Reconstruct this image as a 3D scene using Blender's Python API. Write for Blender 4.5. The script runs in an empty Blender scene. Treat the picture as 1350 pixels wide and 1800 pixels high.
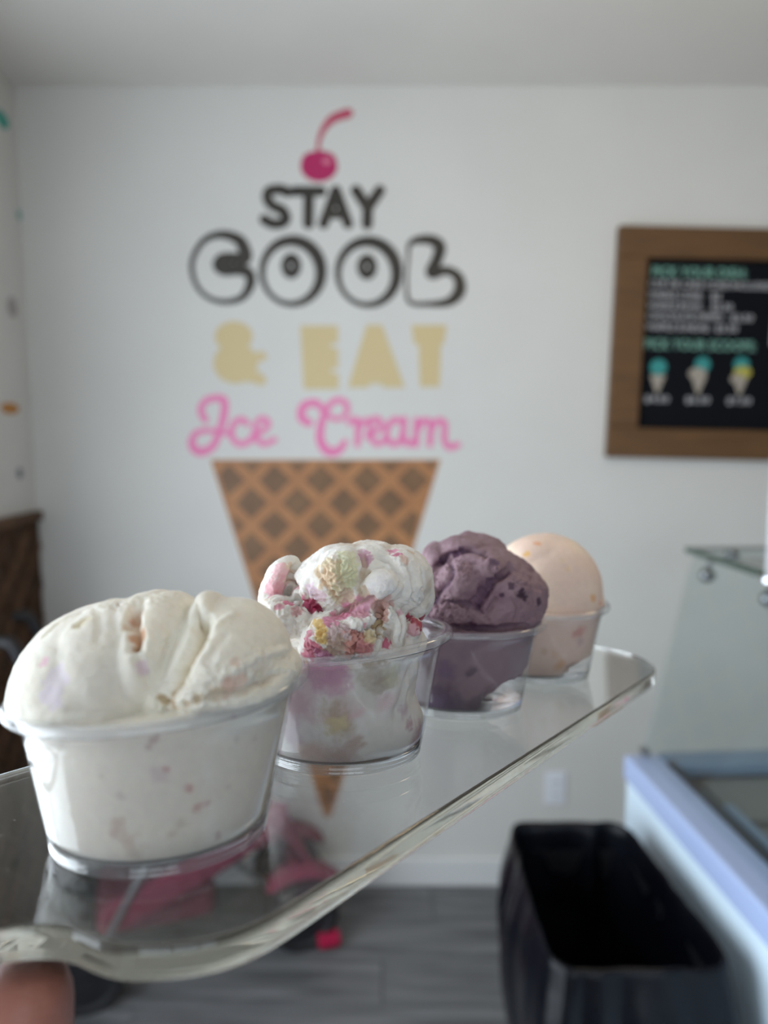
import bpy, bmesh, math, random
import numpy as np
from mathutils import Vector, Matrix, noise
from mathutils.bvhtree import BVHTree
random.seed(7)
sc = bpy.context.scene
COL = sc.collection

# ------------------------------------------------------------------ camera
FPX = 1250.0                       # focal length in pixels of the 1350x1800 frame
PITCH = math.radians(6.2)
CAMH = 1.60
cam_d = bpy.data.cameras.new('camera')
cam = bpy.data.objects.new('camera', cam_d); COL.objects.link(cam)
cam.location = (0, 0, CAMH); cam.rotation_euler = (math.radians(90) - PITCH, 0, 0)
cam_d.sensor_fit = 'HORIZONTAL'; cam_d.sensor_width = 36.0
cam_d.lens = FPX / 1350 * 36.0
cam_d.clip_start = 0.01
cam_d.dof.use_dof = True
cam_d.dof.focus_distance = 0.226
cam_d.dof.aperture_fstop = cam_d.lens / 3.65
sc.camera = cam
sc.view_settings.view_transform = 'Standard'; sc.view_settings.look = 'None'
sc.view_settings.exposure = -0.06; sc.view_settings.gamma = 1.0
sc.view_settings.use_curve_mapping = False
sc.cycles.max_bounces = 14; sc.cycles.transmission_bounces = 12; sc.cycles.glossy_bounces = 8
sc.cycles.transparent_max_bounces = 24; sc.cycles.diffuse_bounces = 5
sc.cycles.caustics_refractive = False; sc.cycles.caustics_reflective = False
sc.cycles.sample_clamp_indirect = 6.0
sc.cycles.use_denoising = True

# ------------------------------------------------------------------ world and light
wd = bpy.data.worlds.new('World'); sc.world = wd; wd.use_nodes = True
bg = wd.node_tree.nodes['Background']
bg.inputs[0].default_value = (0.72, 0.86, 1.0, 1); bg.inputs[1].default_value = 1.6

D = 2.39                            # distance of the back wall
XL = -1.175; XR = 2.6; YB = -3.2; CH = CAMH + 1.10

def area(name, loc, rot, sx, sy, power, color):
    l = bpy.data.lights.new(name, 'AREA'); l.shape = 'RECTANGLE'; l.size = sx; l.size_y = sy
    l.energy = power; l.color = color
    o = bpy.data.objects.new(name, l); COL.objects.link(o); o.location = loc; o.rotation_euler = rot
    return o
R90 = math.pi / 2
area('daylight_left_window', (XL - 0.20, 0.48, 1.32), (0, -R90, 0), 2.06, 2.1, 58, (0.86, 0.93, 1.0))
area('daylight_shop_front', (0.5, YB - 0.2, 1.45), (R90, 0, 0), 3.4, 2.2, 26, (0.96, 0.97, 1.0))
def warm_fill_light():  # unseen warm fill, added to warm and brighten the ceiling and upper wall
    l = bpy.data.lights.new('warm_fill_light', 'POINT'); l.shadow_soft_size = .11; l.energy = 8.5; l.color = (1.0, .78, .52)
    o = bpy.data.objects.new('warm_fill_light', l); COL.objects.link(o); o.location = (0.75, 0.95, CH - .42)
warm_fill_light()

# ------------------------------------------------------------------ helpers
CP, SP = math.cos(PITCH), math.sin(PITCH)
FWD = Vector((0, CP, -SP)); DWN = Vector((0, -SP, -CP)); CAM = Vector((0, 0, CAMH))
def ray(px, py): return Vector((1, 0, 0)) * ((px - 675) / FPX) + DWN * ((py - 900) / FPX) + FWD
def wallp(px, py, off=0.0):          # the point of the back wall seen at a pixel of the photo
    r = ray(px, py); return CAM + r * ((D - off) / r.y)

def tag(o, label=None, cat=None, group=None, kind=None):
    if label: o['label'] = label
    if cat: o['category'] = cat
    if group: o['group'] = group
    if kind: o['kind'] = kind
    return o
def empty(name, loc=(0, 0, 0), rot=(0, 0, 0), mw=None):
    o = bpy.data.objects.new(name, None); COL.objects.link(o); o.empty_display_size = 0.02
    if mw is not None: o.matrix_world = mw
    else: o.location = loc; o.rotation_euler = rot
    return o
def link(name, me, mat=None, parent=None, smooth=False):
    o = bpy.data.objects.new(name, me); COL.objects.link(o)
    if mat: me.materials.append(mat)
    if parent: o.parent = parent
    if smooth: me.polygons.foreach_set('use_smooth', [True] * len(me.polygons))
    return o
def build(name, bm, mat=None, parent=None, smooth=False):
    me = bpy.data.meshes.new(name); bm.normal_update(); bm.to_mesh(me); bm.free()
    return link(name, me, mat, parent, smooth)
def box(bm, x0, x1, y0, y1, z0, z1, bev=0.0):
    r = bmesh.ops.create_cube(bm, size=1.0)
    vs = r['verts']
    for v in vs:
        v.co = Vector((x0 + (v.co.x + .5) * (x1 - x0), y0 + (v.co.y + .5) * (y1 - y0), z0 + (v.co.z + .5) * (z1 - z0)))
    if bev:
        es = list({e for v in vs for e in v.link_edges})
        bmesh.ops.bevel(bm, geom=es, offset=bev, segments=2, affect='EDGES', profile=0.5)
    return vs
def catmull(P, n=8, closed=False):
    P = [Vector(p) for p in P]; out = []
    N = len(P); rng = N if closed else N - 1
    for i in range(rng):
        if closed: a, b, c, d = P[(i - 1) % N], P[i], P[(i + 1) % N], P[(i + 2) % N]
        else: a, b, c, d = P[max(i - 1, 0)], P[i], P[i + 1], P[min(i + 2, N - 1)]
        for k in range(n):
            t = k / n
            out.append(0.5 * ((2 * b) + (c - a) * t + (2 * a - 5 * b + 4 * c - d) * t * t + (3 * b - a - 3 * c + d) * t ** 3))
    if not closed: out.append(P[-1])
    return out
def tube(bm, pts, rad, seg=10, cap=True):
    pts = [Vector(p) for p in pts]
    if not hasattr(rad, '__len__'): rad = [rad] * len(pts)
    rings = []; up = None
    for i, p in enumerate(pts):
        t = (pts[min(i + 1, len(pts) - 1)] - pts[max(i - 1, 0)]).normalized()
        if up is None:
            up = Vector((0, 0, 1)) if abs(t.z) < .9 else Vector((1, 0, 0))
        up = (up - t * up.dot(t)).normalized(); s = t.cross(up)
        rings.append([bm.verts.new(p + (up * math.cos(a) + s * math.sin(a)) * rad[i]) for a in [2 * math.pi * k / seg for k in range(seg)]])
    for a, b in zip(rings, rings[1:]):
        for k in range(seg): bm.faces.new((a[k], a[(k + 1) % seg], b[(k + 1) % seg], b[k]))
    if cap: bm.faces.new(rings[0][::-1]); bm.faces.new(rings[-1])
def lathe(bm, prof, seg=96, deform=None, close=False):
    rings = []
    for (r, z) in prof:
        ring = []
        for k in range(seg):
            a = 2 * math.pi * k / seg; p = Vector((r * math.cos(a), r * math.sin(a), z))
            ring.append(bm.verts.new(deform(p) if deform else p))
        rings.append(ring)
    pr = list(zip(rings, rings[1:]))
    if close: pr.append((rings[-1], rings[0]))
    for a, b in pr:
        for k in range(seg): bm.faces.new((a[k], a[(k + 1) % seg], b[(k + 1) % seg], b[k]))
    return rings

# ------------------------------------------------------------------ materials
def mat(name, color=(.8, .8, .8), rough=.5, metal=0, spec=.5, **kw):
    m = bpy.data.materials.new(name); m.use_nodes = True
    b = m.node_tree.nodes['Principled BSDF']
    b.inputs['Base Color'].default_value = (*color, 1); b.inputs['Roughness'].default_value = rough
    b.inputs['Metallic'].default_value = metal; b.inputs['Specular IOR Level'].default_value = spec
    for k, v in kw.items(): b.inputs[k.replace('_', ' ')].default_value = v
    return m
def nd(m, t, **kw):
    n = m.node_tree.nodes.new(t)
    for k, v in kw.items(): setattr(n, k, v)
    return n
def noise_color(m, scale, c0, c1, detail=4, lo=.35, hi=.65, coord='Object', vec_scale=None, bump=0.0, bump_scale=None):
    nt = m.node_tree; L = nt.links; b = nt.nodes['Principled BSDF']
    tc = nd(m, 'ShaderNodeTexCoord'); src = tc.outputs[coord]
    if vec_scale:
        mp = nd(m, 'ShaderNodeMapping'); mp.inputs['Scale'].default_value = vec_scale; L.new(src, mp.inputs[0]); src = mp.outputs[0]
    n = nd(m, 'ShaderNodeTexNoise'); n.inputs['Scale'].default_value = scale; n.inputs['Detail'].default_value = detail
    L.new(src, n.inputs['Vector'])
    r = nd(m, 'ShaderNodeValToRGB'); r.color_ramp.elements[0].position = lo; r.color_ramp.elements[1].position = hi
    r.color_ramp.elements[0].color = (*c0, 1); r.color_ramp.elements[1].color = (*c1, 1)
    L.new(n.outputs['Fac'], r.inputs[0]); L.new(r.outputs[0], b.inputs['Base Color'])
    if bump:
        n2 = nd(m, 'ShaderNodeTexNoise'); n2.inputs['Scale'].default_value = bump_scale or scale * 4; n2.inputs['Detail'].default_value = 5
        L.new(src, n2.inputs['Vector'])
        bp = nd(m, 'ShaderNodeBump'); bp.inputs['Strength'].default_value = bump; bp.inputs['Distance'].default_value = .002
        L.new(n2.outputs['Fac'], bp.inputs['Height']); L.new(bp.outputs[0], b.inputs['Normal'])
    return m

M = {}
M['wall'] = noise_color(mat('painted_wall', rough=.85, spec=.2), 3, (.655, .65, .625), (.68, .675, .65), bump=.15, bump_scale=160)
M['ceiling'] = noise_color(mat('painted_ceiling', rough=.9, spec=.15), 3, (.76, .74, .70), (.79, .77, .73), bump=.15, bump_scale=120)
M['wall_dark'] = noise_color(mat('taupe_wall', rough=.85, spec=.2), 3, (.20, .18, .16), (.23, .21, .18))
M['trim'] = mat('white_trim', (.74, .75, .75), .45)
M['plank'] = noise_color(mat('grey_vinyl_plank', rough=.42, spec=.35), 2.2, (.095, .097, .102), (.20, .203, .21), detail=6, vec_scale=(1.2, 14, 8), bump=.12)
M['grout'] = mat('dark_underlay', (.03, .03, .03), .9)
M['waffle_wood'] = noise_color(mat('brown_waffle_panel', rough=.6, spec=.2), 9, (.075, .042, .024), (.13, .072, .04))
M['waffle_pit'] = noise_color(mat('brown_waffle_pit', rough=.7, spec=.2), 9, (.05, .028, .017), (.09, .05, .03))
M['frame'] = noise_color(mat('brown_frame_wood', rough=.5, spec=.3), 6, (.115, .060, .025), (.150, .078, .033), vec_scale=(1, 1, 8))
M['board'] = mat('menu_board_black', (.004, .005, .008), .7, spec=.12)
M['ink_mint'] = mat('mint_lettering', (.20, .42, .34), .7)
M['ink_white'] = mat('chalk_white_lettering', (.42, .42, .44), .7)
M['ink_teal'] = mat('teal_print', (.03, .27, .26), .6)
M['ink_yellow'] = mat('yellow_print', (.42, .38, .06), .6)
M['ink_cone'] = mat('pale_cone_print', (.36, .32, .27), .6)
M['ink_dark'] = noise_color(mat('black_vinyl', rough=.5), 12, (.020, .017, .012), (.035, .028, .02))
M['ink_cream'] = mat('cream_vinyl', (.62, .50, .27), .55)
M['ink_pink'] = mat('pink_vinyl', (.78, .20, .42), .5)
M['ink_pinklight'] = mat('light_pink_vinyl', (.85, .38, .55), .5)
M['ink_cherry'] = mat('cherry_red_vinyl', (.44, .012, .11), .4)
M['ink_stem'] = mat('cherry_stem_vinyl', (.50, .07, .13), .5)
M['ink_glint'] = mat('cherry_glint_vinyl', (.75, .25, .35), .5)
M['cone_rib'] = noise_color(mat('caramel_cone_vinyl', rough=.5), 14, (.36, .155, .06), (.44, .20, .075))
M['cone_pit'] = noise_color(mat('brown_cone_vinyl', rough=.5), 14, (.16, .082, .036), (.21, .11, .048))
M['chrome'] = mat('chrome', (.75, .77, .80), .12, 1)
M['dark_chrome'] = mat('dark_chrome', (.22, .24, .25), .3, 1)
M['steel'] = mat('grey_metal', (.30, .31, .32), .35, 1)
M['black_plastic'] = mat('black_plastic', (.012, .012, .015), .4)
M['rubber'] = mat('black_rubber', (.010, .010, .012), .65)
M['pink_fabric'] = noise_color(mat('pink_fabric', rough=.85, spec=.2), 40, (.14, .018, .042), (.19, .024, .058))
M['pink_plastic'] = mat('hot_pink_plastic', (.40, .008, .055), .4)
M['freezer_white'] = mat('white_enamel_sky_tint', (.40, .50, .76), .3, Coat_Weight=.3)  # white enamel with the reflected sky put into its colour
M['freezer_side'] = mat('white_enamel_daylight_tint', (.72, .87, .98), .35)  # same white cabinet, bluish window daylight painted into the side
M['gasket'] = mat('black_gasket', (.012, .016, .016), .5)
M['liner'] = mat('grey_liner', (.16, .17, .16), .5)
M['bluegrey'] = mat('blue_grey_rail', (.16, .24, .34), .35)
M['bag'] = noise_color(mat('black_bin_bag', rough=.24, spec=.16), 6, (.002, .0022, .004), (.005, .006, .009), bump=.5, bump_scale=16)
M['bin'] = mat('black_bin_plastic', (.006, .006, .008), .45)
M['outlet'] = mat('white_outlet_plastic', (.80, .82, .88), .3)

def glass(name, color=(1, 1, 1), ior=1.49, rough=0.0):
    m = bpy.data.materials.new(name); m.use_nodes = True; nt = m.node_tree
    nt.nodes.remove(nt.nodes['Principled BSDF'])
    g = nt.nodes.new('ShaderNodeBsdfGlass'); g.inputs['Color'].default_value = (*color, 1); g.inputs['IOR'].default_value = ior
    g.inputs['Roughness'].default_value = rough
    nt.links.new(g.outputs[0], nt.nodes['Material Output'].inputs[0]); return m
def edge_glass(name):
    m = glass(name, (.99, .985, .97), 1.49, .035); nt = m.node_tree; L = nt.links
    g = nt.nodes['Glass BSDF']; t = nt.nodes.new('ShaderNodeBsdfTranslucent'); t.inputs[0].default_value = (.88, .82, .70, 1)
    d = nt.nodes.new('ShaderNodeBsdfDiffuse'); d.inputs[0].default_value = (.88, .82, .70, 1)
    a = nt.nodes.new('ShaderNodeMixShader'); a.inputs[0].default_value = .5; L.new(t.outputs[0], a.inputs[1]); L.new(d.outputs[0], a.inputs[2])
    b = nt.nodes.new('ShaderNodeMixShader'); b.inputs[0].default_value = .18; L.new(g.outputs[0], b.inputs[1]); L.new(a.outputs[0], b.inputs[2])
    L.new(b.outputs[0], nt.nodes['Material Output'].inputs[0]); return m
def thin_clear(name, tint=(1, 1, 1), milk=.1, milkcol=(.9, .92, .95), gloss=.12, rough=.12, bump=0):
    # a thin plastic or glass wall: mostly straight through, a little haze, a mirror coat that grows at grazing angles
    m = bpy.data.materials.new(name); m.use_nodes = True; nt = m.node_tree; L = nt.links
    nt.nodes.remove(nt.nodes['Principled BSDF'])
    t = nt.nodes.new('ShaderNodeBsdfTransparent'); t.inputs[0].default_value = (*tint, 1)
    d = nt.nodes.new('ShaderNodeBsdfTranslucent'); d.inputs[0].default_value = (*milkcol, 1)
    d2 = nt.nodes.new('ShaderNodeBsdfDiffuse'); d2.inputs[0].default_value = (*milkcol, 1)
    mm = nt.nodes.new('ShaderNodeMixShader'); mm.inputs[0].default_value = .5; L.new(d.outputs[0], mm.inputs[1]); L.new(d2.outputs[0], mm.inputs[2])
    m1 = nt.nodes.new('ShaderNodeMixShader'); m1.inputs[0].default_value = milk; L.new(t.outputs[0], m1.inputs[1]); L.new(mm.outputs[0], m1.inputs[2])
    g = nt.nodes.new('ShaderNodeBsdfGlossy'); g.inputs['Roughness'].default_value = rough
    fr = nt.nodes.new('ShaderNodeFresnel'); fr.inputs['IOR'].default_value = 1.45
    mu = nt.nodes.new('ShaderNodeMath'); mu.operation = 'MULTIPLY'; mu.inputs[1].default_value = gloss; L.new(fr.outputs[0], mu.inputs[0])
    ge = nt.nodes.new('ShaderNodeNewGeometry'); sb = nt.nodes.new('ShaderNodeMath'); sb.operation = 'SUBTRACT'; sb.inputs[0].default_value = 1.0
    L.new(ge.outputs['Backfacing'], sb.inputs[1]); mv = nt.nodes.new('ShaderNodeMath'); mv.operation = 'MULTIPLY'
    L.new(mu.outputs[0], mv.inputs[0]); L.new(sb.outputs[0], mv.inputs[1]); mu = mv
    m2 = nt.nodes.new('ShaderNodeMixShader'); L.new(mu.outputs[0], m2.inputs[0]); L.new(m1.outputs[0], m2.inputs[1]); L.new(g.outputs[0], m2.inputs[2])
    L.new(m2.outputs[0], nt.nodes['Material Output'].inputs[0])
    if bump:
        tc = nt.nodes.new('ShaderNodeTexCoord'); n = nt.nodes.new('ShaderNodeTexNoise'); n.inputs['Scale'].default_value = bump
        bp = nt.nodes.new('ShaderNodeBump'); bp.inputs['Strength'].default_value = .3; bp.inputs['Distance'].default_value = .0004
        L.new(tc.outputs['Object'], n.inputs['Vector']); L.new(n.outputs['Fac'], bp.inputs['Height'])
        L.new(bp.outputs[0], g.inputs['Normal']); L.new(bp.outputs[0], fr.inputs['Normal'])
    return m
M['acrylic_edge'] = edge_glass('polished_acrylic_edge')
M['acrylic'] = glass('clear_acrylic', (.985, .99, .98), 1.49)
M['cup_base'] = thin_clear('clear_cup_foot', (.96, .965, .97), milk=.12, milkcol=(.86, .88, .90), gloss=3.0, rough=.04, bump=160)
M['cup_wall'] = thin_clear('clear_cup_wall', (.985, .985, .99), milk=.055, milkcol=(.90, .88, .87), gloss=1.0, rough=.10, bump=120)
M['cup_rim'] = thin_clear('clear_cup_rim', (.97, .975, .98), milk=.14, milkcol=(.88, .90, .94), gloss=1.3, rough=.10)
M['pane'] = thin_clear('clear_glass_pane', (.955, .978, .978), milk=.012, gloss=.8, rough=.01)
M['pane_edge'] = mat('green_glass_edge', (.05, .085, .07), .15)

# ------------------------------------------------------------------ the room
def struct(name, bm, m, parent=None):
    o = build(name, bm, m, parent)
    if not parent: o['kind'] = 'structure'
    return o
T = .12
bm = bmesh.new(); box(bm, XL - T, XR + T, D, D + T, -.1, CH + .1); struct('wall_back', bm, M['wall'])
bm = bmesh.new(); box(bm, XL - T, XR + T, YB - T, D + T, CH, CH + T); struct('ceiling', bm, M['ceiling'])
bm = bmesh.new(); box(bm, XR, XR + T, YB - T, D, -.1, CH); struct('wall_right', bm, M['wall_dark'])
# left wall with its window opening (y -.55 .. 1.5)
WY0, WY1, WZ0, WZ1 = -.55, 1.5, .30, 2.35
bm = bmesh.new()
box(bm, XL - T, XL, WY1, D, 0, CH); box(bm, XL - T, XL, YB, WY0, 0, CH)
box(bm, XL - T, XL, WY0, WY1, 0, WZ0); box(bm, XL - T, XL, WY0, WY1, WZ1, CH)
struct('wall_left', bm, M['wall'])
bm = bmesh.new()
for (a, b) in ((WY0, WY0 + .05), (WY1 - .05, WY1), (.45, .50)): box(bm, XL - .09, XL - .02, a, b, WZ0, WZ1)
box(bm, XL - .09, XL - .02, WY0, WY1, WZ0, WZ0 + .05); box(bm, XL - .09, XL - .02, WY0, WY1, WZ1 - .05, WZ1)
struct('window_1', bm, M['trim'])
# shop-front wall behind the camera
SX0, SX1, SZ0, SZ1 = -1.0, 2.3, .35, 2.45
bm = bmesh.new()
box(bm, XL, SX0, YB - T, YB, 0, CH); box(bm, SX1, XR, YB - T, YB, 0, CH)
box(bm, SX0, SX1, YB - T, YB, 0, SZ0); box(bm, SX0, SX1, YB - T, YB, SZ1, CH)
struct('wall_front', bm, M['wall_dark'])
bm = bmesh.new()
for x in (SX0, 0.05, 1.15, SX1 - .06): box(bm, x, x + .06, YB - .09, YB - .02, SZ0, SZ1)
box(bm, SX0, SX1, YB - .09, YB - .02, SZ0, SZ0 + .06); box(bm, SX0, SX1, YB - .09, YB - .02, SZ1 - .06, SZ1)
struct('window_2', bm, M['black_plastic'])
# floor with separate planks
bm = bmesh.new(); box(bm, XL - T, XR + T, YB - T, D + T, -.12, -.006)
floor = struct('floor', bm, M['grout'])
PW, PL = .18, 1.22
bm = bmesh.new(); box(bm, 0, PL - .003, 0, PW - .003, -.006, 0, .0012)
pm = bpy.data.meshes.new('plank'); bm.to_mesh(pm); bm.free(); pm.materials.append(M['plank'])
y = YB; r = 0
while y < D:
    x = XL - (r * .43 % 1) * PL
    while x < XR:
        if x + PL > XL:
            o = bpy.data.objects.new('plank', pm); COL.objects.link(o); o.parent = floor
            x0 = max(x, XL); x1 = min(x + PL, XR); y1 = min(y + PW, D)
            o.location = (x0, y, 0); o.scale = ((x1 - x0) / PL, (y1 - y) / PW, 1)
        x += PL
    y += PW; r += 1
bm = bmesh.new(); box(bm, XL, XR, D - .014, D, 0, .10, .003); struct('baseboard_back', bm, M['trim'])

# brown waffle wainscot on the left wall
ws = empty('waffle_wainscot', (XL, 1.85, 0))
tag(ws, 'dark brown waffle-textured panel covering the lower part of the left wall', 'wall panel')
WT = 1.335; wy0, wy1 = 1.53 - 1.85, D - .016 - 1.85
bm = bmesh.new(); box(bm, .0005, .012, wy0, wy1, .0, WT - .02); build('backing_panel', bm, M['waffle_pit'], ws)
bm = bmesh.new(); box(bm, .0005, .030, wy0, wy1, WT - .02, WT + .012, .003); build('top_rail', bm, M['waffle_wood'], ws)
bm = bmesh.new()
s = .13; k = -14
while k < 20:
    for sg in (1, -1):
        # diagonal rib y = c + sg*z clipped to the panel
        c = wy0 + k * s
        pts = []
        for t in np.linspace(0, WT - .02, 80):
            yy = c + sg * t
            if wy0 < yy < wy1: pts.append((yy, t))
        if len(pts) > 3:
            (ya, za), (yb, zb) = pts[0], pts[-1]
            tube(bm, [(.014, ya, za), (.014, yb, zb)], .009, 4)
    k += 1
build('waffle_rib', bm, M['waffle_wood'], ws)['kind'] = 'stuff'

# ------------------------------------------------------------------ flat vinyl graphics of the back wall
def P2(px, py): p = wallp(px, py); return (p.x, p.z)
C5 = lambda x, y: (300 + x / 2.4545, 170 + y / 2.4545)       # coordinates measured in an enlarged crop
class Flat:
    """flat vinyl pieces on a vertical wall: polygons given in wall coordinates"""
    def __init__(s): s.bm = bmesh.new(); s.k = 0
    def poly(s, pts, th=.0006, lift=0.0):
        s.k += 1; y0 = D - .0002 - lift; y1 = y0 - th - s.k * .00001
        f = [s.bm.verts.new((x, y1, z)) for x, z in pts]; b = [s.bm.verts.new((x, y0, z)) for x, z in pts]
        s.bm.faces.new(f); n = len(f)
        for i in range(n): s.bm.faces.new((f[i], b[i], b[(i + 1) % n], f[(i + 1) % n]))
    def stroke(s, pts, w, closed=False, smooth=True, lift=0.0, mapf=None, n=6):
        mapf = mapf or (lambda x, y: P2(*C5(x, y)))
        if not hasattr(w, '__len__'): w = [w] * len(pts)
        P = [(p[0], p[1], ww) for p, ww in zip(pts, w)]
        if smooth: P = [tuple(v) for v in catmull(P, n, closed)]
        elif closed: P = P + [P[0]]
        if closed and smooth: P.append(P[0])
        N = len(P); L = []; Rr = []
        for i, (x, y, ww) in enumerate(P):
            if closed: a = P[(i - 1) % (N - 1)]; b = P[(i + 1) % (N - 1)]
            else: a = P[max(i - 1, 0)]; b = P[min(i + 1, N - 1)]
            tx, ty = b[0] - a[0], b[1] - a[1]; l = math.hypot(tx, ty) or 1; nx, ny = -ty / l, tx / l
            L.append((x + nx * ww / 2, y + ny * ww / 2)); Rr.append((x - nx * ww / 2, y - ny * ww / 2))
        s.k += 1; yy = D - .0002 - lift - .0006 - s.k * .00001
        lv = []; rv = []
        for a, b in zip(L, Rr):
            a = mapf(*a); b = mapf(*b); yy -= .000006
            lv.append(s.bm.verts.new((a[0], yy, a[1]))); rv.append(s.bm.verts.new((b[0], yy, b[1])))
        for i in range(N - 1):
            s.bm.faces.new((lv[i], lv[i + 1], rv[i + 1], rv[i]))
        if not closed:                                  # round ends
            for (x, y, ww) in (P[0], P[-1]):
                s.disc(x, y, ww / 2, ww / 2, mapf=mapf, lift=lift)
    def disc(s, x, y, rx, ry, hole=None, mapf=None, lift=0.0, seg=32, rot=0):
        mapf = mapf or (lambda x, y: P2(*C5(x, y)))
        s.k += 1; yy = D - .0002 - lift - .0006 - s.k * .00001
        def e(cx, cy, a, b, t):
            X, Y = a * math.cos(t), b * math.sin(t); c, n = math.cos(rot), math.sin(rot)
            q = mapf(cx + X * c - Y * n, cy + X * n + Y * c); return s.bm.verts.new((q[0], yy, q[1]))
        o = [e(x, y, rx, ry, 2 * math.pi * i / seg) for i in range(seg)]
        if hole:
            h = [e(*hole, 2 * math.pi * i / seg) for i in range(seg)]
            for i in range(seg): s.bm.faces.new((o[i], o[(i + 1) % seg], h[(i + 1) % seg], h[i]))
        else: s.bm.faces.new(o)
    def done(s, name, m, parent=None):
        return build(name, s.bm, m, parent)
def decal(name, label):
    o = empty(name, (0, 0, 0)); tag(o, label, 'wall decal'); return o
def recenter(e):                       # put the decal's own origin at the middle of its pieces
    kids = [c for c in bpy.data.objects if c.parent == e]
    cs = [v.co for c in kids for v in c.data.vertices]
    c = sum(cs, Vector()) / len(cs); c.y = D
    for k in kids: k.data.transform(Matrix.Translation(-c))
    e.location = c

# cherry
ch = decal('cherry_decal', 'dark pink cherry with curved stem above the wall lettering')
f = Flat(); f.disc(640, 300, 80, 68); f.disc(608, 290, 46, 52); f.disc(672, 290, 46, 52); f.done('cherry', M['ink_cherry'], ch)
f = Flat(); f.stroke([(636, 235), (640, 190), (660, 140), (700, 95), (765, 72)], [16, 18, 26, 38, 44]); f.done('stem', M['ink_stem'], ch)
f = Flat(); f.k = 60; f.disc(672, 280, 16, 12); f.done('glint', M['ink_glint'], ch)
recenter(ch)
# STAY
st = decal('stay_lettering', 'black STAY lettering under the cherry on the back wall')
def letter(parent, m, strokes):
    f = Flat()
    for s_ in strokes:
        f.stroke(*s_[:2], **(s_[2] if len(s_) > 2 else {}))
    f.done('letter', m, parent)
NS = dict(smooth=False)
letter(st, M['ink_dark'], [([(505, 412), (470, 400), (425, 408), (418, 440), (440, 470), (482, 492), (497, 525), (478, 546), (438, 548), (405, 530)], 46)])
letter(st, M['ink_dark'], [([(535, 408), (650, 408)], 46, NS), ([(596, 410), (594, 548)], 48, NS)])
letter(st, M['ink_dark'], [([(712, 405), (660, 548)], 46, NS), ([(712, 405), (765, 548)], 46, NS), ([(675, 508), (750, 508)], 40, NS)])
letter(st, M['ink_dark'], [([(800, 405), (850, 480)], 48, NS), ([(902, 405), (850, 480)], 48, NS), ([(850, 480), (848, 550)], 48, NS)])
recenter(st)
# COOL
co = decal('cool_lettering', 'black outlined bubble COOL lettering below the word STAY')
f = Flat()
f.stroke([(318, 660), (290, 615), (215, 595), (140, 625), (92, 715), (110, 810), (165, 868), (240, 885), (310, 865), (345, 805), (335, 760), (290, 745), (235, 750), (208, 728), (222, 700), (270, 695), (322, 700)],
         [56, 48, 36, 26, 22, 20, 20, 24, 32, 44, 48, 52, 48, 54, 50, 46, 52], closed=True)
f.disc(226, 722, 42, 40)
f.done('letter', M['ink_dark'], co)
for (cx, cy) in ((528, 752), (855, 756)):
    f = Flat(); f.disc(cx, cy, 147, 156, hole=(cx - 12, cy + 11, 108, 119)); f.disc(cx - 8, cy - 22, 44, 56, hole=(cx - 8, cy - 22, 6, 10)); f.done('letter', M['ink_dark'], co)
f = Flat()
f.stroke([(1030, 640), (1060, 620), (1120, 618), (1160, 645), (1150, 700), (1125, 762), (1190, 750), (1240, 780), (1245, 840), (1200, 885), (1110, 895), (1030, 885), (1018, 800), (1024, 700)],
         [20, 34, 46, 54, 50, 52, 40, 46, 54, 40, 24, 18, 13, 13], closed=True)
f.done('letter', M['ink_dark'], co)
recenter(co)
# & EAT
ea = decal('eat_lettering', 'cream block AND-sign and EAT lettering below COOL')
def polyletter(parent, m, *polys):
    f = Flat()
    for p in polys: f.poly([P2(*C5(*q)) for q in p])
    f.done('letter', m, parent)
f = Flat(); f.disc(272, 1035, 82, 66); f.disc(280, 1150, 96, 88)
f.stroke([(250, 1090), (320, 1175), (385, 1220)], 50); f.stroke([(330, 1170), (370, 1125), (395, 1120)], 40)
f.stroke([(330, 1215), (398, 1228)], 30)
f.done('letter', M['ink_cream'], ea)
polyletter(ea, M['ink_cream'], [(560, 988), (722, 988), (722, 1062), (690, 1066), (690, 1082), (722, 1086), (722, 1172), (690, 1176), (690, 1190), (724, 1194), (724, 1262), (574, 1262)])
polyletter(ea, M['ink_cream'], [(845, 985), (912, 985), (1010, 1255), (920, 1255), (905, 1238), (862, 1238), (848, 1255), (765, 1255)])
polyletter(ea, M['ink_cream'], [(1038, 985), (1192, 985), (1178, 1065), (1166, 1072), (1160, 1252), (1076, 1252), (1070, 1072), (1050, 1065)])
recenter(ea)
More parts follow.
